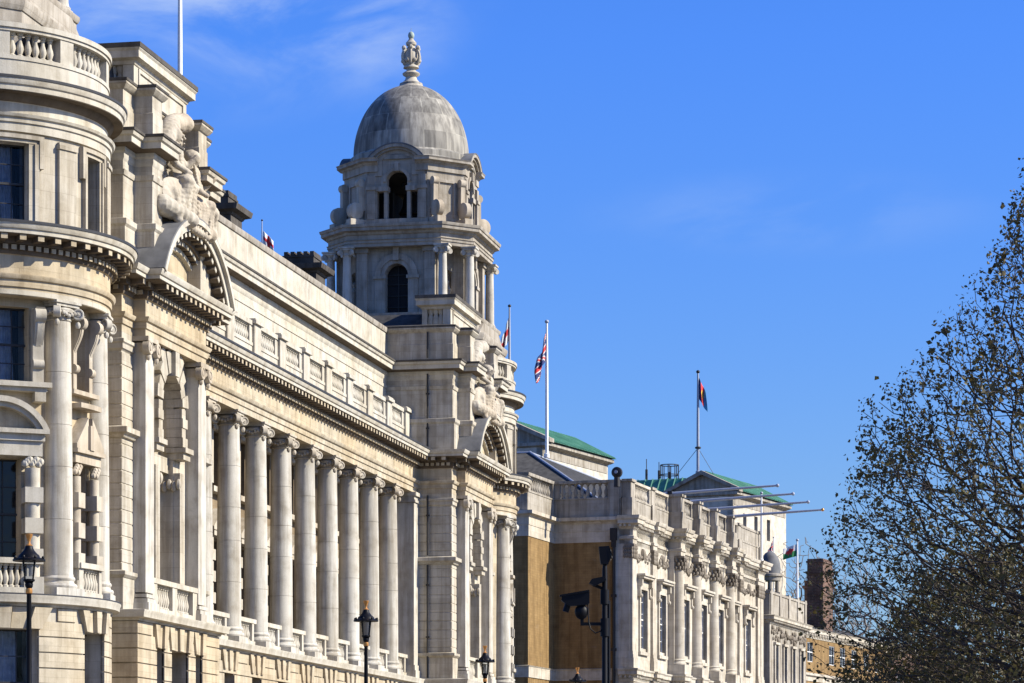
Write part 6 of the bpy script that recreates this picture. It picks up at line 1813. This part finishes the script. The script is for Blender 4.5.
def tubes_np(P, par, rad, sel, sides):
    ids = [i for i in sel if par[i] >= 0]
    vs, fs = [], []
    for i in ids:
        a, b = P[par[i]], P[i]
        d = b - a; L_ = np.linalg.norm(d)
        if L_ < 1e-4: continue
        d = d / L_
        u = np.cross(d, (0.0, 0.0, 1.0) if abs(d[2]) < 0.9 else (1.0, 0.0, 0.0)); u /= np.linalg.norm(u); v = np.cross(d, u)
        ra = min(rad[par[i]], rad[i] * 1.35); rb = rad[i]
        k = len(vs); b2 = b + d * rb * 0.4
        for p_, rr in ((a, ra), (b2, rb)):
            for s in range(sides):
                t = 2 * PI * s / sides; vs.append(tuple(p_ + u * rr * Cc(t) + v * rr * S(t)))
        for s in range(sides):
            s2 = (s + 1) % sides; fs.append((k + s, k + s2, k + sides + s2, k + sides + s))
    o = MB(); o.v = vs; o.f = fs
    return o

def make_tree(loc, name, label, cat, envelope, n_att, seed, trunk_top, base_r, twig_r, mats, leaves=None, group=None):
    P, par, r2, kids, tips = grow(loc, envelope, n_att, seed, trunk_top)
    rad = twig_r * r2 ** 0.5
    rad *= 1.0
    rad = np.maximum(twig_r, np.minimum(rad, base_r))
    T = thing(name, loc, label, cat, group)
    sel_t = [i for i in range(len(P)) if i < 14]
    big = [i for i in range(14, len(P)) if rad[i] > 0.045]; small = [i for i in range(14, len(P)) if rad[i] <= 0.045]
    w = tubes_np(P, par, np.maximum(rad, 0.0), sel_t, 14)
    w.build('trunk', M[mats[0]], T, loc)
    if big: tubes_np(P, par, rad, big, 7).build('limbs', M[mats[0]], T, loc, sharp=180)
    tubes_np(P, par, rad, small, 4).build('twigs', M[mats[1]], T, loc, sharp=180)
    if leaves:
        per, size, spread = leaves
        r = np.random.default_rng(seed + 5)
        tip_ids = [i for i in range(14, len(P)) if kids[i] == 0 or (rad[i] < twig_r * 1.8 and r.random() < 0.30)]
        ids = np.array(tip_ids); ids = ids[r.random(len(ids)) > 0.07]
        c = np.repeat(P[ids], r.poisson(per, len(ids)), axis=0); n_ = len(c)
        o = c + r.normal(0, spread, (n_, 3))
        nrm = lambda v: v / np.linalg.norm(v, axis=1, keepdims=True)
        a = nrm(r.normal(0, 1, (n_, 3))); b = nrm(np.cross(a, r.normal(0, 1, (n_, 3)))); cc = np.cross(a, b)
        sz = size * np.exp(r.normal(0, 0.35, (n_, 1)))
        V = np.stack([o - a * sz * 0.5, o + b * sz * 0.36 + cc * sz * 0.14, o + a * sz * 0.6, o - b * sz * 0.36 + cc * sz * 0.14], axis=1).reshape(-1, 3)
        me = bpy.data.meshes.new('crown'); nf = n_ * 2
        me.vertices.add(len(V)); me.vertices.foreach_set('co', V.ravel())
        q = np.arange(n_)[:, None] * 4
        idx = np.concatenate([q + 0, q + 1, q + 2, q + 0, q + 2, q + 3], axis=1).ravel()
        me.loops.add(nf * 3); me.loops.foreach_set('vertex_index', idx)
        me.polygons.add(nf); me.polygons.foreach_set('loop_start', np.arange(nf) * 3)
        me.update(calc_edges=True); me.materials.append(M['leaf'])
        ob = bpy.data.objects.new('crown', me); link(ob, T, loc)
    return T
# the big tree on the near pavement: crown outline follows the photograph's, in metres at its own distance
tl = at(1112, 75, z=0.13)
prof = [(2.4, 3.6), (3.4, 5.6), (5.0, 6.9), (7.1, 7.2), (8.3, 7.2), (10.0, 7.0), (11.15, 6.3), (12.35, 5.3), (13.45, 4.3), (14.7, 3.6), (16.05, 3.1), (17.25, 2.35), (18.5, 1.6), (19.6, 0.4)]
def big_env(r, n):
    out_ = []
    while len(out_) < n:
        z = r.uniform(2.4, 19.6)
        R_ = np.interp(z, [a for a, b in prof], [b for a, b in prof])
        a = r.uniform(0, 2 * PI)
        lump = 1 + 0.07 * math.sin(3 * a + z) + 0.05 * math.sin(7 * a - 2.1 * z)
        q = r.random() ** 0.42
        rr = R_ * lump * q
        if r.random() > (R_ / 7.2) ** 1.3 + 0.06: continue
        out_.append((rr * math.sin(a), rr * math.cos(a), z))
    return np.array(out_)
make_tree(tl, 'plane_tree', 'big dark tree with small spring leaves on spreading limbs, at the right edge', 'tree', big_env, 13000, 4, 11.0, 0.42, 0.0078, ('bark', 'bark'), (12.0, 0.085, 0.13))
# a second leafy tree further down the pavement
prof2 = [(2.4, 2.5), (3.5, 5.0), (5.5, 6.6), (7.5, 6.9), (9.0, 6.2), (10.5, 5.0), (11.8, 3.6), (13.0, 1.6)]
def mid_env(r, n):
    out_ = []
    while len(out_) < n:
        z = r.uniform(2.4, 13.0); R_ = np.interp(z, [a for a, b in prof2], [b for a, b in prof2])
        a = r.uniform(0, 2 * PI); rr = R_ * (1 + 0.1 * math.sin(3 * a + z)) * r.random() ** 0.45
        if r.random() > (R_ / 6.9) ** 1.3 + 0.06: continue
        out_.append((rr * math.sin(a), rr * math.cos(a), z))
    return np.array(out_)
for px, Z, sd, lab in ((1008, 128, 8, 'smaller dark leafy tree standing behind the lower branches of the big one'), ):
    make_tree(at(px, Z, z=0.13), 'plane_tree', lab, 'tree', mid_env, 5000, sd, 8.0, 0.3, 0.010, ('bark', 'bark'), (22.0, 0.13, 0.24))
# bare trees far off beyond the low buildings
def bare_env(hh, ww):
    def f(r, n):
        o_ = []
        while len(o_) < n:
            v = r.normal(0, 1, 3); v /= np.linalg.norm(v); v *= r.random() ** 0.45
            o_.append((v[0] * ww, v[1] * ww, hh * 0.64 + v[2] * hh * 0.36))
        return np.array(o_)
    return f
for px, Z, hh, ww, sd, lab in ((800, 345, 34.5, 5.5, 21, 'bare pale tree showing left of the tall red brick chimney'), (846, 352, 34, 6.0, 22, 'bare pale tree showing right of the tall red brick chimney'), (880, 360, 28, 7, 23, 'bare pale tree far off behind the big leafy tree')):
    p = at(px, Z, z=0.0)
    make_tree(p, 'bare_tree', lab, 'tree', bare_env(hh, ww), 900, sd, hh * 0.5, 0.4, 0.030, ('twig', 'twig'))
